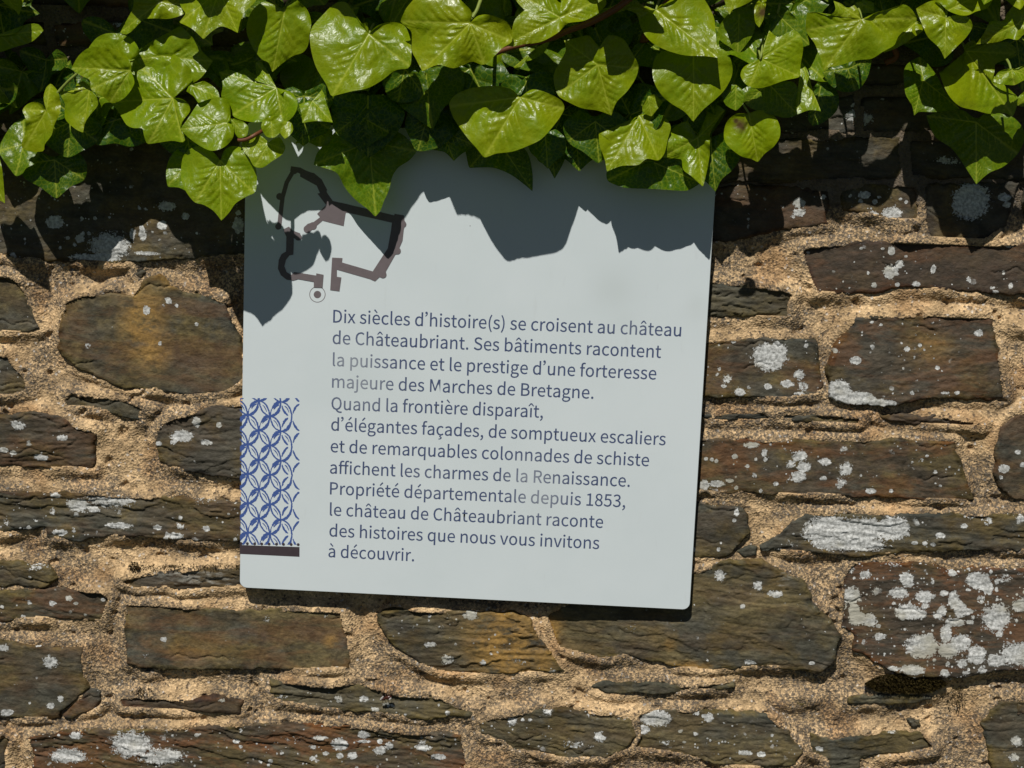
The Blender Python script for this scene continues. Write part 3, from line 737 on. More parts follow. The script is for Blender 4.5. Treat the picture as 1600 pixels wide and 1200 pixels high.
# --- lettering: outlines written out here, so that no font file is needed
GLYPHS = r''' 78|
(119|84,-69 103,-60 78,-7 64,50 59,109 64,168 78,225 103,277 84,286 56,232 38,174 32,109 38,44 56,-15
)119|35,-69 62,-15 80,44 86,109 80,174 62,232 35,286 15,277 40,225 55,168 60,109 55,50 40,-7 15,-60
,98|26,-67 54,-49 71,-24 77,7 74,27 65,40 50,44 38,41 30,34 26,22 30,10 38,2 50,-1 54,0 49,-20 37,-36 19,-48
.98|49,-5 60,-1 69,7 72,20 69,32 60,41 49,44 37,41 29,32 26,20 29,7 37,-1
1195|31,0 172,0 172,27 120,27 120,257 96,257 81,249 63,243 42,238 42,218 88,218 88,27 31,27
3195|92,-5 134,4 163,29 175,69 167,100 148,121 120,134 120,136 144,149 160,169 166,197 156,232 130,254 91,261 64,257 40,246 20,231 37,210 53,223 70,232 90,235 113,230 128,216 133,195 127,170 104,152 62,146 62,121 109,115 135,97 142,70 135,44 117,28 90,22 64,26 43,37 27,51 10,31 30,13 57,0
5195|92,-5 133,6 164,36 176,83 165,130 137,157 98,165 84,164 72,161 60,155 67,229 163,229 163,257 39,257 30,137 47,126 61,134 75,139 90,141 118,134 137,114 143,83 136,50 116,29 89,22 62,26 42,37 26,50 9,29 30,13 56,0
8195|98,-5 140,4 168,28 178,62 172,92 156,114 135,129 135,131 151,146 164,168 169,193 161,228 136,252 99,261 63,252 38,230 28,195 33,171 46,151 63,136 63,135 40,118 23,95 16,64 27,28 56,4;116,139 87,152 66,170 57,195 63,217 77,232 98,237 122,231 137,214 142,191 139,173 130,155;98,19 71,25 52,42 44,67 49,90 61,109 80,125 114,110 138,91 148,63 142,40 124,25
B230|35,0 117,0 168,8 202,33 214,75 208,105 189,126 162,137 162,138 183,150 195,170 200,194 188,230 157,250 111,257 35,257;68,148 68,231 107,231 141,227 161,214 168,190 161,167 141,153 106,148;68,26 68,123 112,123 151,118 174,102 182,76 174,48 150,31 112,26
C224|132,-5 163,0 189,12 211,32 193,53 176,37 156,27 133,24 91,37 63,73 54,129 64,185 92,220 134,233 155,230 172,221 187,209 204,230 187,245 163,257 134,261 76,245 35,200 20,128 35,57 75,11
D241|35,0 101,0 166,15 206,60 220,129 206,199 166,242 99,257 35,257;68,27 68,230 97,230 147,219 177,184 187,129 177,74 147,39 97,27
M285|35,0 64,0 64,142 64,167 62,193 60,218 62,218 82,159 131,26 153,26 201,159 222,218 223,218 221,193 220,167 219,142 219,0 249,0 249,257 210,257 161,119 155,102 149,84 143,66 142,66 136,84 130,102 123,119 74,257 35,257
P222|35,0 68,0 68,102 110,102 160,111 192,137 204,181 192,226 159,250 109,257 35,257;68,129 68,230 104,230 142,226 165,211 172,181 165,151 143,134 106,129
Q260|130,22 90,36 63,72 54,129 63,185 90,220 130,233 170,220 197,185 206,129 197,72 170,36;208,-64 223,-64 236,-62 245,-58 239,-34 231,-36 222,-37 212,-37 186,-34 164,-22 149,-3 196,19 228,64 239,129 225,200 187,245 130,261 73,245 34,200 20,129 32,63 65,18 114,-4 134,-35 166,-56
R223|68,135 68,230 111,230 145,226 166,212 173,185 166,157 145,140 111,135;176,0 213,0 147,112 178,126 198,150 205,185 194,227 162,250 116,257 35,257 35,0 68,0 68,109 114,109
S209|106,-5 153,5 183,31 194,68 187,100 168,122 141,137 104,153 84,162 68,175 62,196 68,215 84,228 110,233 132,230 151,222 168,209 185,230 164,246 139,257 110,261 68,252 39,228 29,193 37,162 57,141 81,127 118,111 140,101 155,87 161,65 154,44 136,29 107,24 81,28 57,39 36,56 17,33 42,13 72,0
a197|76,-5 99,-1 120,9 139,23 140,23 143,0 169,0 169,117 162,158 141,185 103,195 74,191 49,182 29,170 41,148 58,158 77,165 98,168 122,161 134,144 137,120 71,107 33,84 21,49 28,20 47,2;85,21 68,24 56,34 51,51 59,73 87,89 137,99 137,46 120,32 103,24
b217|116,-5 157,8 187,42 199,98 190,149 164,183 123,195 102,191 82,182 63,168 64,202 64,279 32,279 32,0 58,0 61,20 62,20 79,7 98,-2;111,22 97,24 81,30 64,42 64,142 82,156 99,165 115,168 144,159 160,135 165,98 158,57 139,31
c179|107,-5 129,-2 150,7 169,19 155,41 142,31 127,25 110,22 79,31 59,57 51,95 59,133 80,159 111,168 125,166 137,160 149,152 165,173 150,184 132,192 110,195 64,183 31,149 18,95 30,41 62,7
d217|97,-5 119,-1 138,9 155,22 156,22 159,0 185,0 185,279 153,279 153,206 154,173 138,185 121,192 101,195 60,183 30,148 19,95 28,41 55,7;104,22 76,31 58,56 51,95 59,133 79,159 106,168 122,166 137,160 153,148 153,48 137,34 121,25
e194|109,-5 133,-2 154,5 172,15 160,36 146,28 130,23 113,21 81,29 59,52 50,88 178,88 179,106 170,153 145,184 103,195 62,183 31,148 18,95 31,41 63,7;49,110 59,142 79,163 104,169 129,163 146,143 151,110
f114|12,164 37,164 37,0 69,0 69,164 110,164 110,190 69,190 69,220 72,241 81,253 96,258 103,257 110,255 118,252 125,277 115,280 104,282 93,283 62,276 43,254 37,221 37,190 12,188
g198|96,-88 147,-78 181,-54 193,-22 185,4 163,19 126,23 89,23 69,26 59,33 56,44 57,53 62,61 68,67 77,63 86,61 96,60 131,68 156,91 166,126 164,142 158,155 150,166 189,166 189,190 123,190 115,193 106,194 96,195 61,187 35,163 25,127 29,106 38,89 50,76 50,75 40,66 32,54 29,39 31,26 37,15 46,8 46,6 31,-6 21,-21 18,-37 28,-64 55,-82;96,82 76,87 61,103 56,127 61,151 76,166 96,172 117,166 131,151 137,127 131,103 116,87;101,-65 71,-61 52,-50 46,-32 48,-21 54,-10 65,0 74,-2 82,-3 90,-3 123,-3 144,-5 157,-13 161,-27 154,-46 133,-60
h213|32,0 64,0 64,138 82,154 98,164 116,167 137,162 149,145 152,116 152,0 184,0 184,120 178,161 159,186 126,195 102,191 81,179 63,163 64,202 64,279 32,279
i97|32,0 64,0 64,190 32,190;48,229 59,232 67,239 70,251 67,262 59,269 48,271 37,269 30,262 27,251 30,239 37,232
j97|12,-85 43,-77 59,-55 64,-22 64,190 33,190 33,-22 31,-42 24,-55 9,-59 3,-59 -4,-57 -9,-56 -15,-80 -8,-82 2,-84;48,229 59,232 67,239 70,251 67,262 59,269 48,271 37,269 30,262 27,251 30,239 37,232
l100|66,-5 74,-4 79,-3 84,-2 80,23 73,22 69,23 66,28 64,36 64,279 32,279 32,38 36,15 47,0
m324|32,0 64,0 64,138 81,154 97,164 112,167 132,162 144,145 147,116 147,0 179,0 179,138 196,154 212,164 227,167 247,162 259,145 263,116 263,0 294,0 294,120 288,161 269,186 237,195 215,190 194,178 174,159 164,178 146,191 121,195 100,191 80,179 62,162 62,162 58,190 32,190
n214|32,0 64,0 64,138 82,154 98,164 116,167 137,162 149,145 152,116 152,0 184,0 184,120 178,161 159,186 126,195 102,191 81,179 62,162 62,162 58,190 32,190
o212|106,-5 150,7 182,41 194,95 182,149 150,183 106,195 63,183 31,149 18,95 31,41 63,7;106,22 77,31 58,57 51,95 58,133 77,159 106,168 135,159 154,133 161,95 154,57 135,31
p217|32,-80 64,-80 64,-16 63,18 81,5 98,-2 116,-5 157,8 187,42 199,98 190,149 164,183 123,195 101,191 81,181 62,168 62,168 58,190 32,190;111,22 97,24 81,30 64,42 64,142 82,156 99,165 115,168 144,159 160,135 165,98 158,57 139,31
q217|153,-80 185,-80 185,190 159,190 156,172 155,172 139,185 121,192 101,195 60,183 30,148 19,95 28,41 55,7 97,-5 118,-1 138,8 154,22 153,-13;104,22 76,31 58,56 51,95 59,133 79,159 106,168 122,166 137,160 153,148 153,48 137,34 121,25
r136|32,0 64,0 64,122 79,148 95,162 112,166 119,166 125,165 131,163 137,191 131,193 124,195 116,195 96,190 78,176 62,155 62,155 58,190 32,190
s164|82,-5 120,3 143,24 151,52 142,81 120,98 93,110 73,118 58,128 52,143 56,156 68,166 88,170 103,168 117,162 131,153 146,173 130,184 110,192 87,195 52,188 29,168 22,141 30,115 51,97 77,86 98,78 114,66 120,50 116,35 104,24 83,20 62,23 44,31 27,43 11,22 31,8 56,-1
t132|92,-5 104,-4 116,-1 127,2 121,27 114,24 106,22 99,21 82,26 72,38 70,58 70,164 121,164 121,190 70,190 70,244 43,244 40,190 9,188 9,164 38,164 38,59 43,25 60,3
u213|88,-5 112,0 132,12 151,30 152,30 154,0 181,0 181,190 149,190 149,55 132,37 115,26 97,23 77,28 65,45 62,74 62,190 29,190 29,70 36,29 55,4
v183|73,0 111,0 178,190 146,190 110,82 105,63 99,44 93,26 91,26 74,82 38,190 5,190
x175|5,0 39,0 64,44 71,56 77,67 84,78 85,78 93,67 100,56 106,44 134,0 169,0 106,96 164,190 131,190 107,148 91,117 89,117 83,127 76,138 70,148 45,190 10,190 68,99
à197|76,-5 99,-1 120,9 139,23 140,23 143,0 169,0 169,117 162,158 141,185 103,195 74,191 49,182 29,170 41,148 58,158 77,165 98,168 122,161 134,144 137,120 71,107 33,84 21,49 28,20 47,2;85,21 68,24 56,34 51,51 59,73 87,89 137,99 137,46 120,32 103,24;110,224 127,240 71,305 49,284
â197|76,-5 99,-1 120,9 139,23 140,23 143,0 169,0 169,117 162,158 141,185 103,195 74,191 49,182 29,170 41,148 58,158 77,165 98,168 122,161 134,144 137,120 71,107 33,84 21,49 28,20 47,2;85,21 68,24 56,34 51,51 59,73 87,89 137,99 137,46 120,32 103,24;44,235 58,222 104,266 105,266 152,222 165,235 120,290 89,290
ç179|70,-89 105,-83 127,-72 134,-53 131,-39 121,-31 106,-25 115,-4 135,0 153,8 169,19 155,41 142,31 127,25 110,22 79,31 59,57 51,95 59,133 80,159 111,168 125,166 137,160 149,152 165,173 150,184 132,192 110,195 64,183 31,149 18,95 28,45 55,12 95,-4 80,-34 97,-39 107,-45 110,-53 106,-63 93,-69 67,-72
è194|109,-5 133,-2 154,5 172,15 160,36 146,28 130,23 113,21 81,29 59,52 50,88 178,88 179,106 170,153 145,184 103,195 62,183 31,148 18,95 31,41 63,7;49,110 59,142 79,163 104,169 129,163 146,143 151,110;109,224 125,240 70,305 47,284
é194|109,-5 133,-2 154,5 172,15 160,36 146,28 130,23 113,21 81,29 59,52 50,88 178,88 179,106 170,153 145,184 103,195 62,183 31,148 18,95 31,41 63,7;49,110 59,142 79,163 104,169 129,163 146,143 151,110;98,224 159,284 137,305 81,240
î97|32,0 64,0 64,190 32,190;-12,235 1,222 48,266 49,266 95,222 109,235 64,290 32,290
’350|17,210 24,196 45,211 62,233 68,262 64,279 54,291 40,295 27,292 19,283 16,272 19,261 27,253 39,250 42,250 45,251 48,253 44,237 33,222
ﬃ322|258,0 290,0 290,190 258,190;273,229 285,232 292,239 295,251 292,262 285,269 273,271 263,269 255,262 252,251 255,239 263,232;12,164 37,164 37,0 69,0 69,164 149,164 149,0 181,0 181,164 221,164 221,190 181,190 181,220 184,241 192,253 207,258 214,257 222,255 229,252 236,277 226,280 216,282 204,283 173,276 155,254 149,221 149,190 69,190 69,215 73,236 83,249 99,254 108,253 117,251 125,248 131,273 121,276 109,279 96,279 64,272 44,250 37,215 37,190 12,188'''
GL = {}
for ln_ in GLYPHS.split('\n'):
    if not ln_: continue
    ch, rest = ln_[0], ln_[1:]
    a, b = rest.split('|')
    GL[ch] = (float(a), [[tuple(map(float, q.split(','))) for q in s_.split()] for s_ in b.split(';')] if b else [])
GL['’'] = (88.0, [[(x - 2, y) for x, y in s_] for s_ in GL['’'][1]])


def flat(name, polys, mat, lift, mats_fade=False):
    """fill a set of closed outlines (u, v in metres on the sign) as one flat print with holes"""
    cu = bpy.data.curves.new(name, 'CURVE'); cu.dimensions = '2D'; cu.fill_mode = 'BOTH'; cu.offset = 0.00010 if mats_fade else 0.0
    for P in polys:
        sp = cu.splines.new('POLY'); sp.points.add(len(P) - 1)
        for k, (u, v) in enumerate(P): sp.points[k].co = (u, v, 0, 1)
        sp.use_cyclic_u = True
    to = bpy.data.objects.new(name, cu); sc.collection.objects.link(to)
    dg = bpy.context.evaluated_depsgraph_get()
    me = bpy.data.meshes.new_from_object(to.evaluated_get(dg))
    bpy.data.objects.remove(to); bpy.data.curves.remove(cu)
    co = np.empty(len(me.vertices) * 3, np.float32); me.vertices.foreach_get('co', co); co = co.reshape(-1, 3)
    W = sw(co[:, 0], co[:, 1], lift)
    me.vertices.foreach_set('co', W.astype(np.float32).ravel())
    fade = np.zeros(len(co))
    if mats_fade:
        for (bx, by, r, k) in FADES:
            c = on_sign(np.array(bx), np.array(by)); rr = r / 1470
            fade = np.maximum(fade, k * np.exp(-((co[:, 0] - c[0]) ** 2 + (co[:, 1] - c[1]) ** 2 * 1.5) / (rr * rr)))
    at_ = me.attributes.new('fade', 'FLOAT', 'POINT'); at_.data.foreach_set('value', fade.astype(np.float32))
    me.materials.clear(); me.update()
    return link(name, me, mat, sign)


FADES = [(552, 568, 42, .55), (562, 600, 50, .48), (828, 748, 34, .45), (845, 775, 40, .45), (665, 750, 40, .12), (985, 505, 30, .2)]
LINES = [('Dix siècles d’histoire(s) se croisent au château', 520.6, 503.8, 1063.8, 525.6),
         ('de Châteaubriant. Ses bâtiments racontent', 519.7, 537.1, 1032.5, 559.1),
         ('la puissance et le prestige d’une forteresse', 520.0, 571.6, 1025.0, 593.0),
         ('majeure des Marches de Bretagne.', 518.8, 605.4, 927.0, 623.0),
         ('Quand la frontière disparaît,', 517.8, 639.7, 848.0, 652.6),
         ('d’élégantes façades, de somptueux escaliers', 517.4, 672.5, 1039.6, 695.6),
         ('et de remarquables colonnades de schiste', 516.5, 706.3, 1013.7, 728.4),
         ('aﬃchent les charmes de la Renaissance.', 515.6, 739.6, 983.7, 760.6),
         ('Propriété départementale depuis 1853,', 515.6, 772.3, 976.6, 792.5),
         ('le château de Châteaubriant raconte', 515.4, 805.3, 941.9, 824.8),
         ('des histoires que nous vous invitons', 514.6, 838.0, 935.9, 857.8),
         ('à découvrir.', 513.1, 870.3, 646.8, 876.9)]
for txt, xa, ya, xb, yb in LINES:
    a = on_sign(np.array(xa), np.array(ya)); b = on_sign(np.array(xb), np.array(yb))
    pen = 0; outl = []; acc = []
    for ch in txt:
        adv, sp = GL[ch]
        for s_ in sp:
            (acc if ch in 'âîèéà' and min(q[1] for q in s_) > 195 else outl).append([(x + pen, y) for x, y in s_])
        pen += adv
    x0 = min(x for s_ in outl for x, y in s_); x1 = max(x for s_ in outl for x, y in s_)
    k = (b[0] - a[0]) / (x1 - x0)
    ky = 0.0134 / 257
    print('LINE', round(k / ky, 3), round(a[0], 4), round(a[1], 4), round(b[1] - a[1], 4))
    vy = (a[1] + b[1]) / 2
    sl_ = (b[1] - a[1]) / (b[0] - a[0])
    def emb(s_, d=0.9):
        return s_
    tl = flat('text_line', [[(a[0] + (x - x0) * k, a[1] + (x - x0) * k * sl_ + y * ky) for x, y in s_] for s_ in outl], M_INK, 0.00012, True)
    if acc:
        t2 = flat('accents', [[(a[0] + (x - x0) * k, a[1] + (x - x0) * k * sl_ + y * ky) for x, y in s_] for s_ in acc], M_INK, 0.00012, False)
        bmm = bmesh.new(); bmm.from_mesh(tl.data); bmm.from_mesh(t2.data); bmm.to_mesh(tl.data); bmm.free()
        bpy.data.objects.remove(t2)

# --- castle plan
def cp(x, y):  # reading grid of the plan
    return on_sign(np.array(400 + x / 5.0), np.array(240 + y / 5.0))


def band(pts, w0, w1=None):
    w1 = w0 if w1 is None else w1
    P = np.array(pts, float); n_ = len(P); L = []; R_ = []
    for i in range(n_):
        d = P[min(i + 1, n_ - 1)] - P[max(i - 1, 0)]; d /= np.linalg.norm(d)
        nn = np.array([-d[1], d[0]]); w = (w0 + (w1 - w0) * i / (n_ - 1)) / 2
        L.append(P[i] + nn * w); R_.append(P[i] - nn * w)
    return L + R_[::-1]


def disc(x, y, r, m=24):
    return [(x + r * math.cos(2 * math.pi * k / m), y + r * math.sin(2 * math.pi * k / m)) for k in range(m)]


plan = [band([(300, 122), (240, 225), (208, 340), (196, 440), (180, 585)], 34, 34), band([(270, 118), (340, 130), (400, 165), (440, 175), (490, 218), (530, 300)], 40, 62),
        [(345, 150), (385, 130), (440, 150), (460, 175), (510, 205), (555, 300), (505, 318), (485, 275), (495, 262), (345, 180)],
        disc(185, 335, 27), disc(298, 132, 29), disc(174, 570, 24),
        [(480, 312), (550, 298), (600, 370), (720, 396), (700, 470), (685, 566), (600, 545), (520, 524), (478, 560), (420, 612), (385, 605), (376, 575), (405, 548), (450, 535), (500, 497), (478, 470), (548, 402)],
        disc(402, 590, 30), disc(445, 565, 30),
        [(700, 392), (1080, 482), (1082, 470), (1156, 482), (1160, 520), (1172, 545), (1155, 590), (1145, 680), (1118, 742), (1128, 765), (1105, 785), (1088, 790), (1015, 920), (1018, 950), (995, 972), (965, 965), (930, 998), (890, 980), (632, 906), (632, 962), (667, 967), (652, 1076), (580, 1066), (595, 812), (676, 816), (672, 850), (912, 920), (990, 800), (1030, 740), (1055, 600), (1062, 540), (720, 462), (700, 460)],
        disc(1150, 552, 25), disc(1105, 760, 27), disc(992, 945, 28),
        [(212, 592), (258, 570), (285, 600), (345, 622), (355, 660), (320, 675), (296, 658), (292, 790), (262, 795), (235, 830), (222, 880), (240, 925), (275, 948), (300, 925), (470, 952), (472, 935), (528, 946), (520, 1048), (452, 1046), (452, 1002), (330, 980), (290, 992), (240, 985), (195, 950), (172, 900), (178, 830), (200, 785), (235, 765), (238, 650)],
        disc(330, 652, 27)]
ptl = []
for k_, P in enumerate(plan):
    PP = [tuple(cp(x, y)) for x, y in P]
    o = flat('plan_piece', [PP], M_BROWN, 0.00010 + 0.00003 * k_)
    ptl.append(o)
ring_o = disc(480, 1100, 63, 48); ring_i = disc(480, 1100, 58, 48)
ptl.append(flat('plan_ring', [[tuple(cp(x, y)) for x, y in ring_o], [tuple(cp(x, y)) for x, y in ring_i]], M_BROWN, 0.0001))
ptl.append(flat('plan_dot', [[tuple(cp(x, y)) for x, y in disc(480, 1101, 29)]], M_BROWN, 0.0001))
bmm = bmesh.new()
for o in ptl: bmm.from_mesh(o.data)
me = bpy.data.meshes.new('castle_plan'); bmm.to_mesh(me); bmm.free()
for o in ptl: bpy.data.objects.remove(o)
link('castle_plan', me, M_BROWN, sign)

# --- interlaced rings down the left edge
def rp(x, y):
    return on_sign(np.array(360 + x / 4.0), np.array(600 + y / 4.0))


XL, XR, YT, YB = 60.0, 440.0, 88.0, 1004.0
gs_ = 1.1
gxs = np.arange(XL, XR + gs_, gs_); gys = np.arange(YT, YB + gs_, gs_)
GX, GY = np.meshgrid(gxs, gys)
mask = np.zeros((len(gys) - 1, len(gxs) - 1), bool)
QX = (GX[:-1, :-1] + gs_ / 2); QY = (GY[:-1, :-1] + gs_ / 2)
QXn = QX + 5 * fbm(QX / 22, QY / 22, 61, 3); QYn = QY + 5 * fbm(QX / 22 + 9, QY / 22, 71, 3) - 0.05 * (QX - XL)
rag = fbm(QX / 5, QY / 5, 81, 3)


def arc(cx, cy, dr, a0, a1, w):
    # distance from an ellipse 64 x 89, kept between two angles, tapering to both ends
    u = (QXn - cx) / 66.5; v = -(QYn - cy) / 90.5
    rr = np.hypot(u, v); ang = np.degrees(np.arctan2(v, u))
    t = ((ang - a0) % 360) / (a1 - a0)
    wt = 1.2 * w * (0.35 + 0.65 * np.sin(np.pi * np.clip(t, 0, 1)) ** 0.6) * (1 + 0.9 * rag)
    mask[(t <= 1) & (np.abs((rr - 1) * 74 - dr) < wt / 2)] = True


for col in range(-1, 4):
    for row in range(-1, 6):
        for off in (0, 1):
            cx = 39 + 139 * col + off * 69.5; cy = 190 + 184 * row + off * 92
            if cx > 370:
                arc(cx, cy, 0, 112, 165, 11); arc(cx, cy, 0, 195, 248, 10); continue
            arc(cx, cy, 0, -90, 90, 9)
            arc(cx, cy, 1, -86, -12, 14)
            arc(cx, cy, -1, 95, 148, 15)
            arc(cx, cy, 0, 148, 268, 8)
            arc(cx, cy, -13, 103, 146, 8)
            arc(cx, cy, -15, 20, 66, 5)
idx = np.arange(GX.size).reshape(GX.shape)
F = np.stack([idx[:-1, :-1][mask], idx[:-1, 1:][mask], idx[1:, 1:][mask], idx[1:, :-1][mask]], 1)
UVp = rp(GX.ravel(), GY.ravel())
Vr = sw(UVp[:, 0], UVp[:, 1], 0.0001)
us = np.unique(F); rem = -np.ones(len(Vr), int); rem[us] = np.arange(len(us))
link('ring_pattern', np_mesh('ring_pattern', Vr[us], rem[F], {'fade': np.zeros(len(us))}, False), M_BLUE, sign)
bars = [[(59, 1006), (432, 1019), (432, 1080), (59, 1062)]] + [disc(x, 996 + (x - 60) * .02, 9, 12) for x in (66, 106, 152, 196, 242, 288, 332, 380, 424)]
flat('base_bar', [[tuple(rp(x, y)) for x, y in bars[0]]], M_DARK, 0.0001)
for b_ in bars[1:]:
    flat('dot', [[tuple(rp(max(x, 59), y)) for x, y in b_]], M_DARK, 0.00026)

# ------------------------------------------------------------------ ivy
ivy = thing('ivy', 'glossy green ivy hanging in a thick fringe over the wall top and sign', 'ivy', (0.0, 0.0, float(at(800, -300)[2])))


def smooth_outline(P, n):
    """closed outline through P, rounded except at sharp lobe tips, resampled to n points"""
    P = np.asarray(P, float); m = len(P)
    out = []
    T = np.zeros_like(P)
    for i in range(m):
        a, b, c = P[i - 1], P[i], P[(i + 1) % m]
        u, v = b - a, c - b
        lu, lv = np.linalg.norm(u) + 1e-9, np.linalg.norm(v) + 1e-9
        cs = (u @ v) / (lu * lv)
        k = np.clip((cs - 0.05) / 0.5, 0, 1)
        T[i] = k * (u / lu + v / lv) * 0.5 * min(lu, lv)
    for i in range(m):
        a, b = P[i], P[(i + 1) % m]; ta, tb = T[i], T[(i + 1) % m]
        L = np.linalg.norm(b - a); ta = ta / (np.linalg.norm(ta) + 1e-9) * min(np.linalg.norm(ta), L); tb = tb / (np.linalg.norm(tb) + 1e-9) * min(np.linalg.norm(tb), L)
        for t in np.arange(6) / 6.0:
            h1 = 2 * t ** 3 - 3 * t ** 2 + 1; h2 = t ** 3 - 2 * t ** 2 + t; h3 = -2 * t ** 3 + 3 * t ** 2; h4 = t ** 3 - t ** 2
            out.append(h1 * a + h2 * ta + h3 * b + h4 * tb)
    out = np.array(out)
    seg = np.linalg.norm(np.roll(out, -1, 0) - out, axis=1); cum = np.concatenate([[0], np.cumsum(seg)])
    s_ = np.linspace(0, cum[-1], n, endpoint=False)
    oc = np.vstack([out, out[:1]])
    return np.stack([np.interp(s_, cum, oc[:, 0]), np.interp(s_, cum, oc[:, 1])], 1)


def find_tips(B, c):
    d = np.linalg.norm(B - c, axis=1); n = len(B); w = max(3, n // 22)
    tips = [i for i in range(n) if d[i] >= max(d[(i + k) % n] for k in range(-w, w + 1)) and d[i] > 0.35 * d.max()]
    keep = []
    for i in sorted(tips, key=lambda q: -d[q]):
        ang = math.atan2(*(B[i] - c)[::-1])
        if all(abs((ang - math.atan2(*(B[j] - c)[::-1]) + math.pi) % (2 * math.pi) - math.pi) > 0.42 for j in keep): keep.append(i)
        if len(keep) >= 7: break
    return keep


def leaf_geom(B, c, R, seed):
    """B boundary (n,2) metres, c petiole point -> local points, vein mask, relief, tri faces"""
    n = len(B)
    size = np.linalg.norm(B - c, axis=1).max()
    ts = np.linspace(0, 1, R + 1)[1:]
    G = c + (B - c)[None] * ts[:, None, None]
    P = np.vstack([c[None], G.reshape(-1, 2)])
    segs = []
    for i in find_tips(B, c):
        e = B[i]; v = e - c; L = np.linalg.norm(v)
        segs.append((c, c + v * 0.97, 0.00062 * (L / 0.05) ** .5, 0.00016, 1.0))
        d = v / L
        for k, t in enumerate((.16, .32, .47, .61, .74, .85)):
            for sg in (-1, 1):
                a = sg * math.radians(44 + 6 * math.sin(seed + k))
                dd = np.array([d[0] * math.cos(a) - d[1] * math.sin(a), d[0] * math.sin(a) + d[1] * math.cos(a)])
                ln = L * (0.36 - 0.28 * t) * 1.25
                st_ = c + v * (t + 0.03 * sg)
                segs.append((st_, st_ + dd * ln, 0.00040, 0.00014, 0.75))
    vein = np.zeros(len(P)); rel = np.zeros(len(P)); minor = np.zeros(len(P))
    for a, b, w0, w1, s_ in segs:
        e = b - a; t = np.clip(((P - a) @ e) / (e @ e), 0, 1)
        d = np.linalg.norm(P - a - t[:, None] * e, axis=1)
        w = w0 + (w1 - w0) * t
        vein = np.maximum(vein, s_ * (1 - 0.35 * t) * np.exp(-(d / w) ** 2))
        rel = np.maximum(rel, s_ * (1 - 0.5 * t) * np.exp(-(d / (0.0032 if s_ > .9 else 0.0020)) ** 2))
    tri = []
    for j in range(n): tri.append((0, 1 + j, 1 + (j + 1) % n))
    base = np.arange(n); nx = (base + 1) % n
    F = [np.array(tri)]
    for r in range(R - 1):
        a = 1 + r * n + base; b = 1 + r * n + nx; c2 = a + n; d2 = b + n
        F.append(np.stack([a, c2, d2], 1)); F.append(np.stack([a, d2, b], 1))
    t_of = np.concatenate([[0], np.repeat(ts, n)])
    return P, vein, rel, np.vstack(F), size, t_of


def relief(P, c, rel, size, t_of, seed, cup, wav):
    x = (P[:, 0] - c[0]) / size; z = (P[:, 1] - c[1]) / size
    h = -rel * 0.0015 * min(1.3, size / 0.045)
    h = h + cup * size * (x * x + z * z)
    h = h + size * wav * fbm(x * 1.6 + seed, z * 1.6 - seed, seed, 3)
    h = h + size * wav * 0.5 * t_of ** 2 * np.sin(np.arctan2(z, x) * 5 + seed)
    h = h + 0.0016 * fbm(P[:, 0] * 150, P[:, 1] * 150, seed + 3, 2)
    return h


def tube(pts, r0, r1, m=8):
    pts = [np.array(p, float) for p in pts]; V = []; F = []
    for i, p in enumerate(pts):
        d = pts[min(i + 1, len(pts) - 1)] - pts[max(i - 1, 0)]; d /= np.linalg.norm(d)
        a = np.cross(d, [0.3, 1, .2]); a /= np.linalg.norm(a); b = np.cross(d, a)
        r = r0 + (r1 - r0) * i / (len(pts) - 1)
        for k in range(m):
            t = 2 * math.pi * k / m
            V.append(p + (a * math.cos(t) + b * math.sin(t)) * r)
    for i in range(len(pts) - 1):
        for k in range(m):
            j = (k + 1) % m
            F.append((i * m + k, i * m + j, (i + 1) * m + j, (i + 1) * m + k))
    return V, F


def bez(a, b, c, n=9):
    a, b, c = [np.array(q, float) for q in (a, b, c)]
    return [a * (1 - t) ** 2 + 2 * b * t * (1 - t) + c * t * t for t in np.linspace(0, 1, n)]


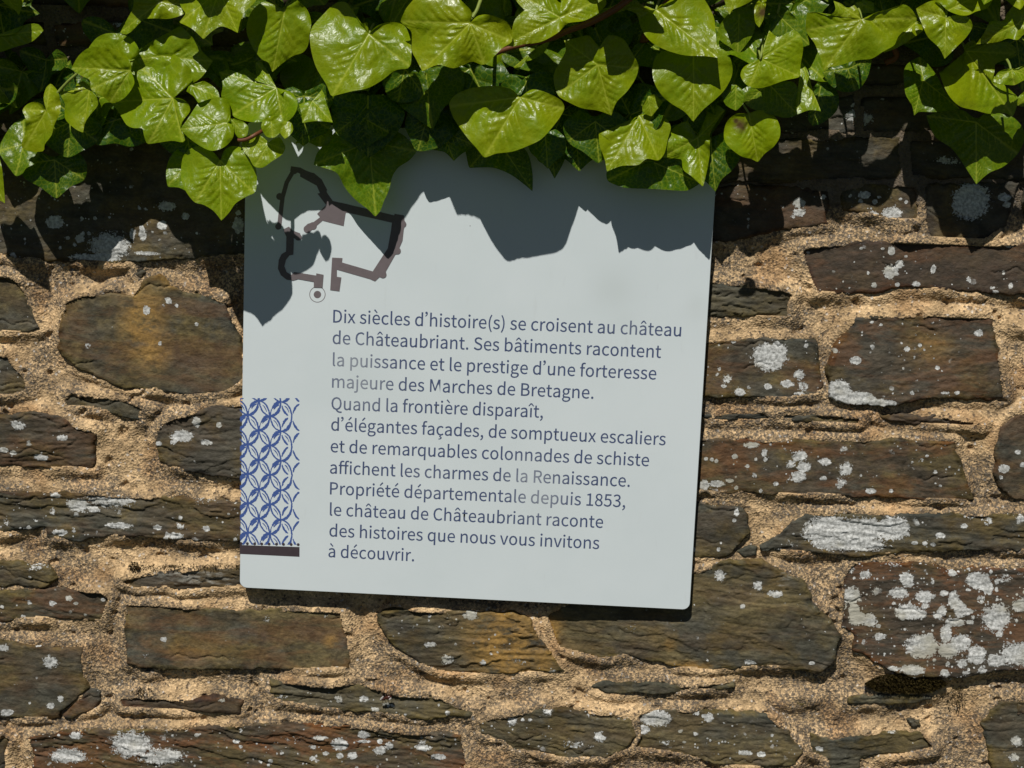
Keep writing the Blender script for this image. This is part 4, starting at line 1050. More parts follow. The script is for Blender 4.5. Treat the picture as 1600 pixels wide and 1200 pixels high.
def outline_leaf(k, ox, oy, s, h, c, poly, tilt=(0.0, 0.2), age=0.25, yel=0.5, cup=-0.10, wav=0.10, scar=None, pet=True):
    """poly and c in the reading grid (ox + x/s, oy + y/s); h = metres of the lowest tip in front of the wall"""
    px = np.array([[ox + x / s, oy + y / s] for x, y in poly]); cp_ = np.array([ox + c[0] / s, oy + c[1] / s])
    scale = float(at(801, 300, h)[0] - at(800, 300, h)[0])
    n = 110 if np.ptp(px[:, 0]) > 70 else 72
    R = 34 if n == 110 else 20
    Bp = smooth_outline(px, n)
    # work in metres, image-like axes
    B = np.stack([Bp[:, 0], -Bp[:, 1]], 1) * scale; cm = np.array([cp_[0], -cp_[1]]) * scale
    P, vein, rel, F, size, t_of = leaf_geom(B, cm, R, k)
    hh = relief(P, cm, rel, size, t_of, k, cup, wav)
    # keep the drawn outline: the leaf plane leans, the rim follows it
    low = B[:, 1].min(); xm = B[:, 0].mean()
    H = h + hh - tilt[1] * (P[:, 1] - low) + tilt[0] * (P[:, 0] - xm)
    ppx = P[:, 0] / scale; ppy = -P[:, 1] / scale
    W = at(ppx, ppy, H)
    sc_a = np.zeros(len(P))
    if scar:
        for sx, sy, sr in scar:
            sc_a = np.maximum(sc_a, np.clip(1.4 - 1.2 * np.hypot(ppx - sx, (ppy - sy)) / sr + 0.8 * fbm(P[:, 0] * 300, P[:, 1] * 300, 3, 3), 0, 1))
    o = link('leaf', np_mesh('leaf', W, F, {'vein': vein, 'scar': sc_a}), M_LEAF, ivy)
    o.color = (age, yel, 0, 1)
    if pet and cp_[1] < 120:
        w0 = W[0]
        bx = random.uniform(-.02, .02)
        V, F2 = tube(bez(w0 + np.array([0, .0008, 0]), w0 + np.array([bx * .1, 0.005, .007]), w0 + np.array([bx * .2, .014, .011])), .0011, .0013)
        link('petiole', np_mesh('petiole', V, F2), M_PET, o)
    return o


A = (0, 0, 4); B_ = (400, 0, 4); C_ = (800, 0, 4); D_ = (1200, 0, 4); PX = (0, 0, 1)
L = []


def lf(org, h, c, poly, **kw):
    L.append((org, h, c, poly, kw))


lf(A, .105, (1080, 615), [(820, 385), (870, 348), (960, 345), (1060, 330), (1130, 370), (1190, 430), (1225, 480), (1170, 545), (1120, 580), (1088, 612), (1130, 616), (1170, 640), (1190, 690), (1140, 760), (1130, 810), (1160, 872), (1140, 890), (1080, 880), (1000, 890), (920, 900), (900, 850), (890, 800), (830, 800), (790, 780), (740, 700), (680, 630), (760, 600), (780, 540), (770, 500), (800, 450)], tilt=(.05, .38), yel=.45, wav=.14)
lf(A, .100, (815, 440), [(555, 300), (490, 350), (445, 430), (500, 470), (560, 500), (570, 560), (640, 600), (700, 645), (780, 610), (840, 520), (822, 445), (818, 395), (790, 350), (740, 312), (650, 297)], tilt=(-.1, .1), yel=.6)
lf(A, .085, (805, 378), [(555, 298), (600, 240), (660, 210), (740, 210), (820, 240), (860, 290), (870, 335), (835, 375), (800, 385), (740, 400), (640, 350)], tilt=(0, .2), yel=.5)
lf(A, .078, (1010, 350), [(860, 350), (900, 290), (1000, 230), (1060, 200), (1125, 165), (1190, 220), (1240, 280), (1275, 335), (1332, 380), (1262, 480), (1200, 520), (1000, 500), (880, 420)], tilt=(.1, .1), yel=.45)
lf(A, .090, (1000, 10), [(850, -70), (830, 50), (800, 110), (750, 205), (790, 215), (840, 180), (880, 125), (960, 115), (1060, 117), (1150, 86), (1190, 30), (1150, -70), (1000, -110)], tilt=(0, .12), yel=.6)
lf(A, .112, (1370, -60), [(1115, -60), (1130, 40), (1160, 85), (1118, 140), (1200, 180), (1271, 247), (1320, 200), (1380, 165), (1440, 182), (1486, 207), (1500, 140), (1520, 85), (1602, 0), (1620, -90), (1500, -180), (1300, -190), (1160, -140)], tilt=(.12, .40), yel=.7, wav=.13)
lf(A, .085, (-40, 225), [(-160, 240), (-60, 228), (50, 222), (100, 205), (165, 152), (240, 152), (272, 190), (200, 260), (100, 292), (0, 326), (-80, 345), (-150, 320)], tilt=(0, .15), yel=.4)
lf(A, .095, (20, -60), [(-80, -40), (0, -10), (30, 20), (60, 42), (100, 70), (118, 97), (140, 30), (152, -40), (120, -120), (0, -140)], tilt=(.2, .45), yel=.7)
lf(A, .092, (290, 688), [(140, 690), (170, 652), (220, 636), (268, 655), (288, 690), (272, 610), (290, 545), (318, 520), (360, 568), (380, 650), (372, 710), (340, 780), (322, 845), (280, 902), (275, 943), (220, 950), (180, 945), (138, 922), (137, 885), (155, 850), (158, 735)], tilt=(.05, .12), yel=.95)
lf(A, .096, (560, 552), [(370, 578), (395, 570), (460, 577), (480, 525), (520, 506), (560, 540), (572, 580), (572, 640), (622, 618), (608, 665), (560, 722), (530, 772), (520, 830), (480, 812), (430, 772), (405, 738), (405, 650), (388, 612)], tilt=(.1, .3), yel=.7, wav=.12)
lf(A, .112, (1415, 770), [(1128, 808), (1180, 732), (1240, 645), (1300, 616), (1380, 610), (1430, 632), (1440, 700), (1440, 762), (1462, 802), (1455, 862), (1400, 920), (1322, 942), (1250, 912), (1180, 862)], tilt=(-.1, .48), yel=.4, wav=.14)
lf(A, .092, (1192, 532), [(1165, 570), (1190, 525), (1250, 532), (1270, 504), (1320, 530), (1362, 570), (1372, 610), (1300, 622), (1240, 642), (1210, 602)], tilt=(-.05, .52), yel=.3)
lf(PX, .118, (344, 251), [(283, 262), (287, 243), (300, 231), (318, 229), (335, 239), (344, 251), (351, 234), (364, 228), (379, 232), (393, 246), (401, 270), (399, 300), (385, 307), (368, 318), (358, 332), (346, 345), (334, 330), (318, 320), (304, 316), (291, 300), (284, 284)], tilt=(0, .34), yel=.45, cup=-.14)
lf(A, .090, (1180, 1010), [(1042, 1045), (1062, 985), (1130, 915), (1200, 900), (1250, 1000), (1200, 1215), (1120, 1173), (1050, 1167), (1038, 1100)], tilt=(-.1, .48), yel=.2, age=.4)
lf(A, .080, (150, 900), [(-10, 930), (60, 800), (140, 740), (240, 780), (260, 900), (220, 1020), (165, 1050), (140, 1085), (100, 1102), (50, 1040), (5, 975)], tilt=(.1, .45), yel=.2, age=.6)
lf(PX, .078, (-30, 250), [(-60, 235), (-35, 225), (-5, 240), (3, 262), (8, 318), (-2, 312), (-30, 300), (-55, 280)], tilt=(0, .2), yel=.5)
lf(A, .060, (790, 720), [(680, 850), (700, 740), (790, 680), (860, 710), (902, 820), (885, 900), (822, 920), (772, 916), (732, 885)], age=.8, yel=.3)
lf(PX, .095, (432, 137), [(342, 113), (357, 109), (372, 112), (384, 106), (394, 118), (401, 128), (399, 97), (408, 98), (419, 113), (428, 130), (433, 138), (437, 148), (448, 142), (457, 145), (465, 160), (463, 173), (455, 185), (442, 193), (418, 190), (400, 191), (383, 189), (364, 181), (360, 165), (346, 152), (348, 133)], tilt=(.05, .40), yel=.25, wav=.14)
lf(A, .103, (1450, 752), [(1440, 742), (1500, 748), (1552, 792), (1540, 850), (1490, 862), (1455, 805)], yel=.4)
lf(PX, .108, (420, 224), [(378, 226), (385, 213), (400, 210), (412, 215), (420, 223), (425, 218), (437, 214), (446, 230), (441, 241), (425, 252), (410, 262), (397, 260), (389, 246), (382, 238)], tilt=(-.05, .36), yel=.6)
lf(PX, .114, (424, 190), [(408, 198), (412, 187), (425, 181), (440, 183), (443, 195), (437, 208), (428, 215), (416, 213)], yel=.5, tilt=(0, .25))
lf(PX, .117, (452, 190), [(438, 200), (444, 190), (455, 191), (458, 203), (452, 212), (445, 217), (438, 208)], yel=.6, tilt=(0, .5))
# second quarter
lf(B_, .122, (706, 214), [(336, 240), (350, 170), (420, 90), (470, 40), (520, 12), (565, 16), (610, 75), (655, 150), (698, 135), (706, 212), (760, 160), (840, 138), (900, 145), (938, 172), (970, 270), (968, 400), (950, 427), (870, 440), (790, 500), (700, 550), (600, 570), (469, 602), (440, 530), (380, 430), (350, 340)], tilt=(.02, .34), yel=.62, wav=.12)
lf(B_, .085, (180, 60), [(38, 372), (-20, 300), (-60, 180), (-20, 60), (60, 10), (160, 50), (240, -10), (320, 60), (345, 140), (338, 200), (322, 292), (290, 330), (230, 350), (160, 400), (101, 452), (78, 392)], tilt=(0, .1), yel=.7, age=.3)
lf(B_, .132, (1338, 145), [(903, 135), (920, 90), (940, 50), (1000, -20), (1060, -70), (1200, -70), (1290, 10), (1348, 75), (1342, 142), (1380, 102), (1440, 90), (1520, 112), (1570, 140), (1602, 205), (1598, 262), (1540, 300), (1480, 360), (1420, 406), (1352, 384), (1290, 410), (1230, 427), (1140, 405), (1040, 446), (1000, 370), (975, 320), (972, 200), (940, 168)], tilt=(.05, .14), yel=.95, wav=.13)
lf(B_, .088, (352, 632), [(268, 652), (340, 630), (390, 620), (412, 558), (440, 622), (460, 700), (480, 766), (380, 756), (290, 769), (284, 710)], tilt=(-.05, .55), yel=.3, age=.3)
lf(PX, .063, (577, 222), [(525, 205), (507, 225), (495, 240), (490, 258), (505, 262), (526, 270), (536, 288), (544, 300), (560, 316), (576, 328), (586, 339), (594, 330), (600, 314), (608, 296), (613, 276), (622, 262), (640, 250), (651, 236), (634, 214), (610, 203), (585, 214), (560, 196), (540, 200)], tilt=(0, .18), yel=.1, age=.55)
lf(PX, .052, (500, 205), [(460, 225), (475, 210), (500, 195), (520, 205), (515, 222), (500, 230), (480, 222)], age=.5, yel=.4)
# third quarter
lf(C_, .124, (300, 110), [(-20, 250), (0, 180), (20, 120), (80, 62), (30, 10), (0, -70), (120, -120), (220, -60), (300, 20), (400, -60), (520, -60), (582, -20), (586, 30), (540, 82), (450, 130), (345, 146), (290, 202), (180, 262), (80, 276), (0, 292), (-40, 280)], tilt=(-.02, .30), yel=.85)
lf(C_, .108, (900, 62), [(720, 62), (782, 10), (830, 55), (895, 60), (930, 30), (1010, 2), (1060, -50), (1140, -60), (1205, 0), (1262, 110), (1272, 200), (1282, 300), (1292, 362), (1200, 350), (1080, 346), (960, 312), (880, 270), (835, 225), (800, 160), (780, 90)], tilt=(.1, .40), yel=.75, wav=.12)
lf(C_, .095, (535, 405), [(325, 252), (335, 320), (260, 470), (288, 596), (360, 642), (440, 677), (540, 692), (622, 722), (652, 640), (720, 570), (777, 480), (790, 410), (745, 320), (690, 240), (600, 222), (545, 300), (480, 222), (400, 238)], tilt=(0, .10), yel=.75)
lf(PX, .113, (813, 152), [(702, 162), (706, 178), (712, 190), (730, 215), (745, 232), (757, 246), (775, 240), (800, 237), (820, 230), (845, 218), (862, 200), (875, 183), (882, 168), (876, 156), (850, 143), (830, 140), (813, 152), (800, 140), (775, 134), (735, 138), (712, 148)], tilt=(.0, .30), yel=.85, cup=-.16)
lf(C_, .094, (1135, 335), [(878, 425), (900, 350), (980, 308), (1080, 302), (1135, 335), (1200, 300), (1285, 298), (1342, 325), (1375, 400), (1375, 470), (1330, 560), (1260, 630), (1190, 690), (1132, 762), (1080, 700), (1000, 650), (940, 600), (900, 540), (880, 480)], tilt=(0, .22), yel=.6)
lf(C_, .093, (792, 724), [(792, 722), (870, 705), (950, 727), (992, 792), (976, 862), (952, 960), (915, 1002), (842, 993), (790, 1030), (680, 1038), (592, 1074), (580, 1000), (548, 910), (542, 832), (590, 860), (640, 915), (670, 860), (720, 798)], tilt=(-.06, .48), yel=.7)
lf(C_, .082, (1160, 862), [(980, 832), (1050, 770), (1100, 758), (1152, 852), (1200, 760), (1232, 680), (1280, 655), (1332, 690), (1280, 762), (1240, 832), (1236, 960), (1220, 1060), (1194, 1168), (1120, 1100), (1070, 1060), (1060, 996), (940, 986), (960, 920)], tilt=(-.02, .36), yel=.5, wav=.16)
lf(PX, .080, (1170, 177), [(1131, 207), (1136, 190), (1150, 178), (1170, 177), (1185, 172), (1202, 175), (1213, 185), (1219, 200), (1218, 215), (1208, 230), (1195, 240), (1184, 253), (1173, 248), (1160, 245), (1145, 235), (1133, 222)], tilt=(0, .12), yel=.55, age=.1, scar=[(1157, 196, 12), (1150, 190, 6)])
lf(PX, .100, (1189, 92), [(1157, 118), (1162, 105), (1178, 96), (1189, 91), (1194, 70), (1202, 47), (1215, 58), (1240, 47), (1251, 55), (1255, 75), (1251, 100), (1249, 120), (1225, 126), (1200, 135), (1184, 138), (1167, 133)], tilt=(0, .12), yel=.5, age=.15)
lf(C_, .150, (1400, 530), [(1372, 530), (1440, 560), (1446, 640), (1400, 691), (1340, 660), (1322, 630), (1365, 580)], yel=.3, age=.4, pet=False)
lf(PX, .085, (1252, 96), [(1250, 94), (1262, 110), (1268, 135), (1276, 155), (1283, 174), (1265, 172), (1246, 179), (1244, 160), (1248, 130)], tilt=(-.05, .52), yel=.4, age=.3)
lf(PX, .075, (1200, 130), [(1160, 140), (1185, 128), (1240, 128), (1250, 150), (1246, 178), (1228, 184), (1205, 179), (1175, 170), (1163, 160)], yel=.4, age=.6)
lf(C_, .100, (1400, -60), [(1300, -80), (1330, 10), (1345, 60), (1360, 93), (1380, 60), (1430, 40), (1500, 2), (1540, -60), (1480, -130), (1360, -130)], tilt=(0, .25), yel=.8)
lf(C_, .080, (1420, 90), [(1290, 180), (1345, 95), (1450, 40), (1522, 80), (1512, 200), (1472, 268), (1411, 342), (1370, 300), (1300, 250)], yel=.5, age=.5)
lf(C_, .105, (1560, 20), [(1515, 50), (1540, 5), (1592, -5), (1572, 120), (1545, 172), (1520, 140)], yel=.9, age=.2, scar=[(1192, 20, 12)])
lf(C_, .075, (850, 600), [(815, 662), (850, 600), (890, 590), (942, 640), (902, 690), (872, 727), (820, 702)], yel=.6)
lf(C_, .070, (850, 1000), [(590, 1080), (640, 1050), (800, 1000), (940, 960), (1060, 990), (1082, 1070), (1182, 1140), (1100, 1190), (900, 1182), (700, 1172), (600, 1132)], yel=.1, age=.8)
lf(C_, .048, (250, 880), [(150, 900), (250, 850), (340, 940), (320, 1020), (266, 1118), (220, 1040), (160, 1000)], yel=.2, age=.8)
lf(PX, .056, (775, 215), [(725, 215), (733, 262), (770, 262), (800, 274), (832, 299), (832, 270), (822, 235), (780, 205), (745, 205)], yel=.1, age=.8)
lf(C_, .078, (150, 300), [(10, 420), (70, 382), (130, 340), (170, 290), (240, 250), (205, 322), (130, 372), (80, 388), (40, 440)], yel=.4, age=.3)
lf(C_, .082, (560, 60), [(500, 120), (600, 60), (700, 10), (760, -10), (800, 20), (720, 60), (620, 90), (520, 125)], yel=.7)
lf(C_, .066, (590, 850), [(540, 832), (640, 780), (660, 860), (640, 940), (600, 900)], yel=.6, age=.3)
lf(PX, .066, (1110, 215), [(1070, 225), (1085, 212), (1110, 216), (1130, 208), (1150, 222), (1156, 245), (1145, 265), (1128, 280), (1118, 300), (1104, 285), (1085, 270), (1072, 248)], yel=.1, age=.9)
lf(PX, .064, (690, 205), [(652, 200), (670, 190), (690, 205), (712, 195), (738, 205), (742, 228), (722, 240), (709, 252), (695, 238), (668, 232), (655, 216)], yel=.1, age=.9)
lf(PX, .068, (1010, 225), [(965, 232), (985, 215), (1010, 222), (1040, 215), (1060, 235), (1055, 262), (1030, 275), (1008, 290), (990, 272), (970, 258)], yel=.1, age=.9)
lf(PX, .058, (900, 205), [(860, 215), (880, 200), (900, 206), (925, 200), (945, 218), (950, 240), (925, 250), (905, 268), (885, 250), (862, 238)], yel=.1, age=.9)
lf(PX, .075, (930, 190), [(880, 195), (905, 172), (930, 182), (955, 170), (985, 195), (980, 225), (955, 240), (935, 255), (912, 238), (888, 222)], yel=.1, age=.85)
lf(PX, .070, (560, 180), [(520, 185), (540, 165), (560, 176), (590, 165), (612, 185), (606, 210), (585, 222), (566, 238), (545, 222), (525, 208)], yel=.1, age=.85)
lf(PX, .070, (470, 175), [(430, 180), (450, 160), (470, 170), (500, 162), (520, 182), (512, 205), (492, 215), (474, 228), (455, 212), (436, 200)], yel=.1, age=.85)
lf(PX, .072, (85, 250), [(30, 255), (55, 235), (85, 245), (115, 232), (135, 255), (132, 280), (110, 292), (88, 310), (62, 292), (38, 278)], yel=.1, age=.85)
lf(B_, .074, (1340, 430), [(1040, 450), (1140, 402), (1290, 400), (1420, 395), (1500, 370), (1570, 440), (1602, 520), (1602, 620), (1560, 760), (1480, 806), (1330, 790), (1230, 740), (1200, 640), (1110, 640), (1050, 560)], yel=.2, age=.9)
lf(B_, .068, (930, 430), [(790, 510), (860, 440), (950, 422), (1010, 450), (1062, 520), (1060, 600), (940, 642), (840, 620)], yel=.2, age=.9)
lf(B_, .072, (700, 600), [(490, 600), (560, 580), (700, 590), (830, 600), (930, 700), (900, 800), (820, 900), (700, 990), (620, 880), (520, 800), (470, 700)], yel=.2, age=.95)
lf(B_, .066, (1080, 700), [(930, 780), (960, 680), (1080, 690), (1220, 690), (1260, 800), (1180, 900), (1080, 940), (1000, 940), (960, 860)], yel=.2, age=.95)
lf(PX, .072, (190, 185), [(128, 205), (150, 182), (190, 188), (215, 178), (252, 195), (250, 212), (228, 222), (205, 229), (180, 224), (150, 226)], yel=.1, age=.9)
lf(PX, .080, (110, 190), [(60, 215), (75, 190), (110, 192), (140, 182), (160, 200), (152, 222), (128, 236), (105, 246), (80, 232)], yel=.1, age=.85)  # added, like the next one, to throw shade on the stone below
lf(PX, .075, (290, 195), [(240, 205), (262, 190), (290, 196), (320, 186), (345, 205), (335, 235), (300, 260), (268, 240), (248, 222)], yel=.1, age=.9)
lf(PX, .072, (852, 208), [(825, 218), (838, 205), (852, 208), (868, 202), (884, 218), (882, 240), (868, 252), (856, 264), (842, 250), (828, 236)], yel=.1, age=.9)  # added to cover a bright sliver along the sign top
lf(PX, .086, (822, 120), [(782, 135), (798, 115), (822, 122), (845, 108), (868, 125), (862, 155), (846, 178), (824, 200), (802, 184), (786, 160)], yel=.1, age=.9)  # added behind the larger leaf to block light through its notch
lf(PX, .074, (475, 150), [(432, 158), (452, 134), (476, 142), (504, 130), (520, 152), (508, 182), (478, 212), (450, 190)], yel=.1, age=.9)  # added to block light falling on the sign's top left
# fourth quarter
lf(D_, .118, (586, 120), [(245, 82), (300, 75), (380, 98), (422, 60), (408, 4), (452, 20), (500, 50), (540, 30), (575, 80), (586, 122), (620, 115), (680, 75), (750, 60), (850, 27), (900, 60), (932, 122), (920, 137), (860, 182), (812, 232), (790, 282), (720, 322), (650, 366), (560, 376), (440, 410), (380, 422), (351, 450), (330, 370), (290, 270), (236, 190)], tilt=(.0, .10), yel=.72)
lf(D_, .104, (925, 140), [(915, 130), (960, 150), (966, 192), (900, 242), (800, 302), (720, 330), (740, 260), (810, 180)], tilt=(0, .42), yel=.75)
lf(D_, .124, (1112, 112), [(925, 55), (1000, 12), (1060, 2), (1100, 60), (1112, 112), (1150, 98), (1230, 95), (1270, 130), (1277, 170), (1240, 232), (1180, 292), (1104, 368), (1070, 300), (1000, 232), (966, 160)], tilt=(0, .24), yel=.85)
lf(D_, .118, (1124, 66), [(1040, 10), (1075, 20), (1124, 66), (1200, 95), (1250, 95), (1300, 72), (1370, 50), (1402, 0), (1380, -80), (1240, -110), (1100, -80)], tilt=(0, .35), yel=.8)
lf(D_, .112, (1560, 150), [(1392, 135), (1470, 130), (1490, 90), (1540, 30), (1590, 14), (1680, 30), (1690, 200), (1600, 215), (1560, 250), (1500, 240), (1440, 262), (1380, 270), (1300, 277), (1345, 215)], tilt=(.1, .2), yel=.85)
lf(D_, .105, (1238, 320), [(1225, 312), (1240, 270), (1290, 250), (1312, 288), (1400, 265), (1500, 265), (1548, 300), (1552, 350), (1490, 372), (1422, 400), (1415, 450), (1402, 520), (1460, 562), (1562, 602), (1550, 680), (1529, 733), (1480, 707), (1380, 711), (1300, 690), (1200, 665), (1140, 610), (1100, 540), (1070, 452), (1150, 470), (1215, 420)], tilt=(-.08, .40), yel=.75, wav=.14)
lf(D_, .118, (1520, 440), [(1408, 508), (1440, 450), (1500, 430), (1560, 430), (1600, 410), (1690, 400), (1690, 492), (1600, 502), (1540, 532), (1440, 522)], yel=.5)
lf(D_, .080, (970, 500), [(848, 452), (870, 400), (952, 353), (1000, 400), (1060, 480), (1100, 560), (1200, 682), (1050, 700), (940, 700), (913, 724), (900, 660), (860, 590)], tilt=(-.1, .50), age=.6, yel=.2)
lf(D_, .068, (1300, 765), [(990, 722), (1100, 690), (1220, 690), (1300, 740), (1380, 700), (1530, 732), (1592, 800), (1602, 872), (1560, 962), (1470, 1042), (1380, 1082), (1302, 1152), (1230, 1040), (1150, 930), (1040, 850)], tilt=(.1, .15), age=.55, yel=.3)
lf(D_, .090, (1620, 600), [(1552, 622), (1620, 560), (1690, 590), (1680, 670), (1560, 662)], yel=.4)
lf(D_, .066, (500, 430), [(340, 452), (440, 400), (560, 375), (650, 365), (622, 480), (560, 562), (460, 572), (380, 522)], age=.9, yel=.2)
lf(D_, .062, (330, 540), [(250, 742), (280, 560), (330, 500), (400, 520), (442, 602), (430, 690), (350, 762), (280, 787)], age=.85, yel=.2)
lf(D_, .088, (600, 30), [(548, 20), (600, 0), (662, 20), (660, 70), (600, 83), (558, 70)], yel=.5)
lf(D_, .075, (60, 90), [(-20, 240), (0, 180), (60, 100), (120, 60), (180, 120), (240, 200), (260, 280), (120, 320), (20, 300)], age=.7, yel=.3)

for k, (org, h, c, poly, kw) in enumerate(L):
    outline_leaf(k + 1, org[0], org[1], org[2], h, c, poly, **kw)

# woody runners and the few stalks one can see
def runner(pts, r0, r1, mat, name='stem', parent=None):
    W = [at(x, y, h) for x, y, h in pts]
    out = []
    for i in range(len(W) - 1):
        p0, p1, p2, p3 = W[max(i - 1, 0)], W[i], W[i + 1], W[min(i + 2, len(W) - 1)]
        for t in np.arange(5) / 5.0:
            out.append(0.5 * ((2 * p1) + (-p0 + p2) * t + (2 * p0 - 5 * p1 + 4 * p2 - p3) * t * t + (-p0 + 3 * p1 - 3 * p2 + p3) * t ** 3))
    out.append(W[-1])
    V, F = tube(out, r0, r1, 10)
    V = np.array(V); V += (fbm(V[:, 0] * 300 + V[:, 1] * 200, V[:, 2] * 300, 5, 2) * 0.0008)[:, None]
    return link(name, np_mesh(name, V, F), mat, parent or ivy)


runner([(770, 85, .085), (800, 74, .09), (858, 61, .095), (888, 48, .098), (925, 34, .10), (962, 14, .10), (1000, -15, .09), (1060, -60, .06)], .0024, .0036, M_STEM)
runner([(372, 219, .10), (385, 218, .102), (400, 210, .100), (415, 200, .08), (425, 180, .05)], .0018, .0022, M_STEM)
runner([(90, 145, .085), (108, 126, .088), (122, 114, .09)], .0016, .0014, M_PET)
runner([(738, 28, .121), (746, 14, .115), (752, -5, .105), (758, -40, .08)], .0018, .0018, M_PET)
runner([(1170, 177, .074), (1164, 168, .074), (1158, 158, .070), (1150, 140, .05)], .0010, .0011, M_PET)
runner([(1188, 92, .096), (1190, 84, .095), (1192, 60, .08)], .0010, .0011, M_PET)
for q in range(26):
    x = random.uniform(-200, 1800); y = random.uniform(-300, 60)
    h = random.uniform(.01, .05)
    pts = [(x, y, h)]
    for _ in range(4):
        x += random.uniform(-90, 90); y += random.uniform(-90, 40); h = min(.06, max(.008, h + random.uniform(-.015, .02)))
        pts.append((x, y, h))
    if max(p[1] for p in pts) < 110: runner(pts, .0022, .0030, M_STEM)

# the rest of the mat: leaves in shade behind, and those above the frame
TEMPL = [
    ((0, 0), [(0, 0), (.12, .16), (.34, .24), (.60, .16), (.72, -.02), (.62, -.16), (.78, -.40), (.50, -.42), (.36, -.50), (.20, -.72), (0, -1.0), (-.22, -.70), (-.36, -.52), (-.56, -.46), (-.80, -.42), (-.66, -.16), (-.70, .02), (-.58, .18), (-.32, .25), (-.10, .15)]),
    ((0, 0), [(0, 0), (.15, .14), (.40, .16), (.62, .02), (.66, -.22), (.54, -.48), (.28, -.72), (0, -.95), (-.26, -.74), (-.55, -.46), (-.66, -.20), (-.60, .04), (-.38, .17), (-.14, .13)]),
    ((0, 0), [(0, 0), (.10, .18), (.36, .30), (.62, .26), (.84, .10), (.70, -.14), (.52, -.30), (.40, -.50), (.22, -.74), (0, -.92), (-.18, -.70), (-.40, -.52), (-.56, -.28), (-.74, -.10), (-.80, .14), (-.60, .28), (-.34, .28), (-.12, .16)]),
    ((0, 0), [(0, 0), (.20, .10), (.46, .10), (.80, -.10), (.56, -.26), (.44, -.44), (.30, -.70), (.02, -1.05), (-.22, -.66), (-.44, -.40), (-.60, -.28), (-.86, -.06), (-.48, .14), (-.18, .12)]),
]
tmesh = []
for ti, (c, P) in enumerate(TEMPL * 2):
    c = np.array(c, float); Bd = smooth_outline(np.array(P) * 0.06, 64)
    Q, vein, rel, F, size, t_of = leaf_geom(Bd, c, 16, 50 + ti)
    hh = relief(Q, c, rel, size, t_of, 50 + ti, (-.12, .10)[ti > 3], .16)
    tmesh.append(np_mesh('leaf_blade', np.stack([Q[:, 0], -hh, Q[:, 1]], 1), F, {'vein': vein, 'scar': np.zeros(len(Q))}))
    tmesh[-1].materials.append(M_LEAF)
pv, pf = tube(bez((0, .001, 0), (.002, .012, .012), (.004, .035, .02)), .0011, .0013, 6)
pmesh = np_mesh('leaf_stalk', pv, pf); pmesh.materials.append(M_PET)
bx_ = [-400, 0, 60, 130, 200, 262, 330, 420, 470, 560, 700, 800, 900, 1000, 1080, 1130, 1200, 1260, 1330, 1420, 1480, 1600, 2000]
by_ = [250, 268, 260, 270, 205, 170, 200, 195, 205, 215, 225, 235, 250, 265, 250, 190, 175, 165, 125, 140, 190, 190, 190]
n_leaf = 0


def random_leaf(x, y, h, size, age, yel):
    global n_leaf
    me = tmesh[random.randrange(len(tmesh))]
    o = bpy.data.objects.new('leaf', me); sc.collection.objects.link(o)
    p = at(x, y, h)
    tilt = random.uniform(.05, .6)
    M = Matrix.Translation(Vector(p)) @ Matrix.Rotation(random.uniform(-.4, .4), 4, 'Z') @ Matrix.Rotation(-tilt, 4, 'X') @ Matrix.Rotation(random.gauss(0, .7), 4, 'Y') @ Matrix.Scale(size, 4)
    o.parent = ivy; o.matrix_parent_inverse = ivy.matrix_world.inverted()
    o.matrix_basis = M
    o.color = (age, yel, 0, 1)
    q = bpy.data.objects.new('petiole', pmesh); sc.collection.objects.link(q); q.parent = o
    n_leaf += 1


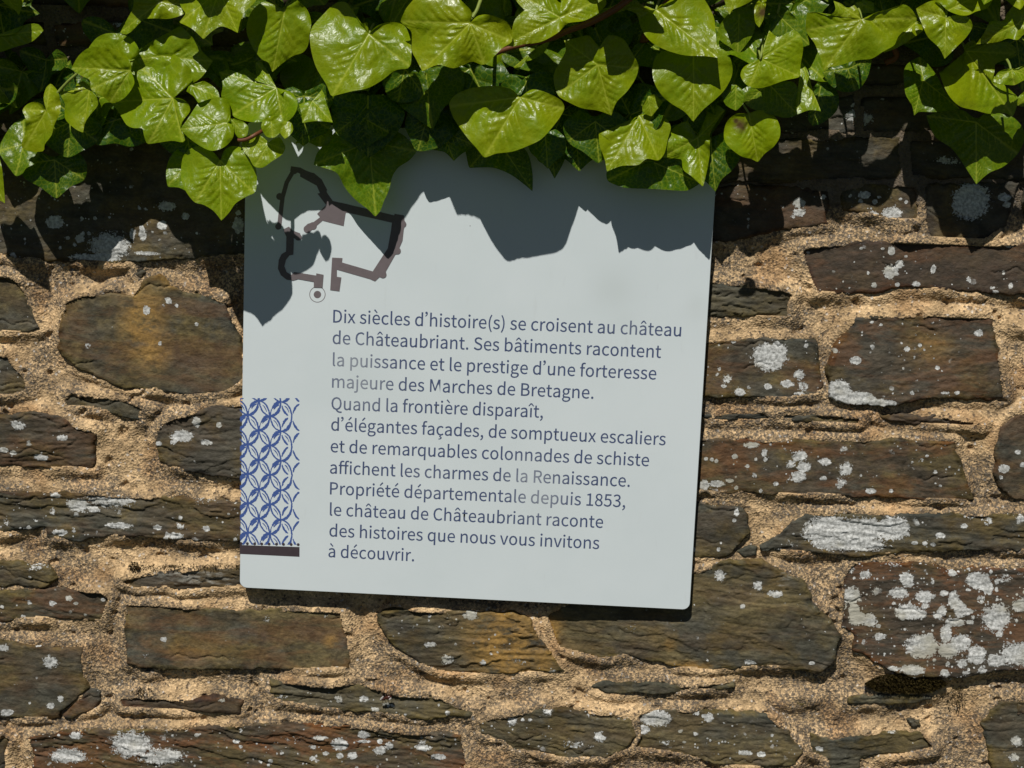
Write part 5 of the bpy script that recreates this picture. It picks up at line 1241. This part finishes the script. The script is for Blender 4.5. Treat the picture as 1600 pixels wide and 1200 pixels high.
tries = 0
random.seed(23)
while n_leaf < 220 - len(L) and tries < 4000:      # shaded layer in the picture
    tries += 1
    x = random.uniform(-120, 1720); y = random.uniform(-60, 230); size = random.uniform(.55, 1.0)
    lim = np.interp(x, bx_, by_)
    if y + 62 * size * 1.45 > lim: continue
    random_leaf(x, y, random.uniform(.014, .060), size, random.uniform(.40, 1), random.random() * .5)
n0 = n_leaf
while n_leaf < n0 + 80:                  # unseen, above and beside the frame, set forward to shade the rest
    x = random.uniform(-520, 2120); y = random.uniform(-230, -55)
    if not (-100 < x < 1700) and random.random() < .5: y = random.uniform(-330, 120)
    elif not (-100 < x < 1700): continue
    random_leaf(x, y, random.uniform(.08, .120), random.uniform(.8, 1.15), random.uniform(0, .7), random.random())

# ------------------------------------------------------------------ a small insect on the ledge below the sign
def ellipsoid(c, r, ax, seg=12):
    V, F = [], []
    ax = np.array(ax, float); ax /= np.linalg.norm(ax); u = np.cross(ax, [0, 1, 0.2]); u /= np.linalg.norm(u); w = np.cross(ax, u)
    for i in range(seg + 1):
        t = math.pi * i / seg
        for k in range(seg):
            a = 2 * math.pi * k / seg
            V.append(np.array(c) + ax * r[0] * math.cos(t) + (u * math.cos(a) * r[1] + w * math.sin(a) * r[2]) * math.sin(t))
    for i in range(seg):
        for k in range(seg):
            j = (k + 1) % seg
            F.append((i * seg + k, i * seg + j, (i + 1) * seg + j, (i + 1) * seg + k))
    return V, F


sm = NT('dark_red_shell'); sm.surf((0.055, 0.018, 0.012), 0.28, 0.5)
wm = NT('pale_wing'); wm.surf((0.50, 0.46, 0.43), 0.35, 0.5)
M_SH, M_WG = sm.m, wm.m
ip = at(602, 1091, .017)
bug = thing('insect', 'small dark red insect with a pale wing on the grey stone ledge below the sign', 'insect', tuple(ip))
dv = np.array([.95, -.05, .35])
for nm, off, r in (('abdomen', .0032, (.0042, .0022, .0020)), ('thorax', -.0022, (.0026, .0022, .0019)), ('head', -.0054, (.0014, .0014, .0012))):
    V, F = ellipsoid(ip + dv * off, r, dv)
    link(nm, np_mesh(nm, V, F), M_SH, bug)
for sgn in (-1, 1):
    cw = ip + dv * (-.004 if sgn > 0 else .006) + np.array([0, -.002, .0018 * sgn])
    V, F = ellipsoid(cw, (.0034 if sgn > 0 else .002, .0011, .0003), (.6, -.1, .8), 10)
    link('wing', np_mesh('wing', V, F), M_WG, bug)
    for q in (-.003, 0, .003):
        a = ip + dv * q
        V, F = tube([a, a + np.array([.0005 * q, -.0008, .0035 * sgn]), a + np.array([q * .4, .004, .0052 * sgn])], .00025, .0002, 5)
        link('leg', np_mesh('leg', V, F), M_SH, bug)
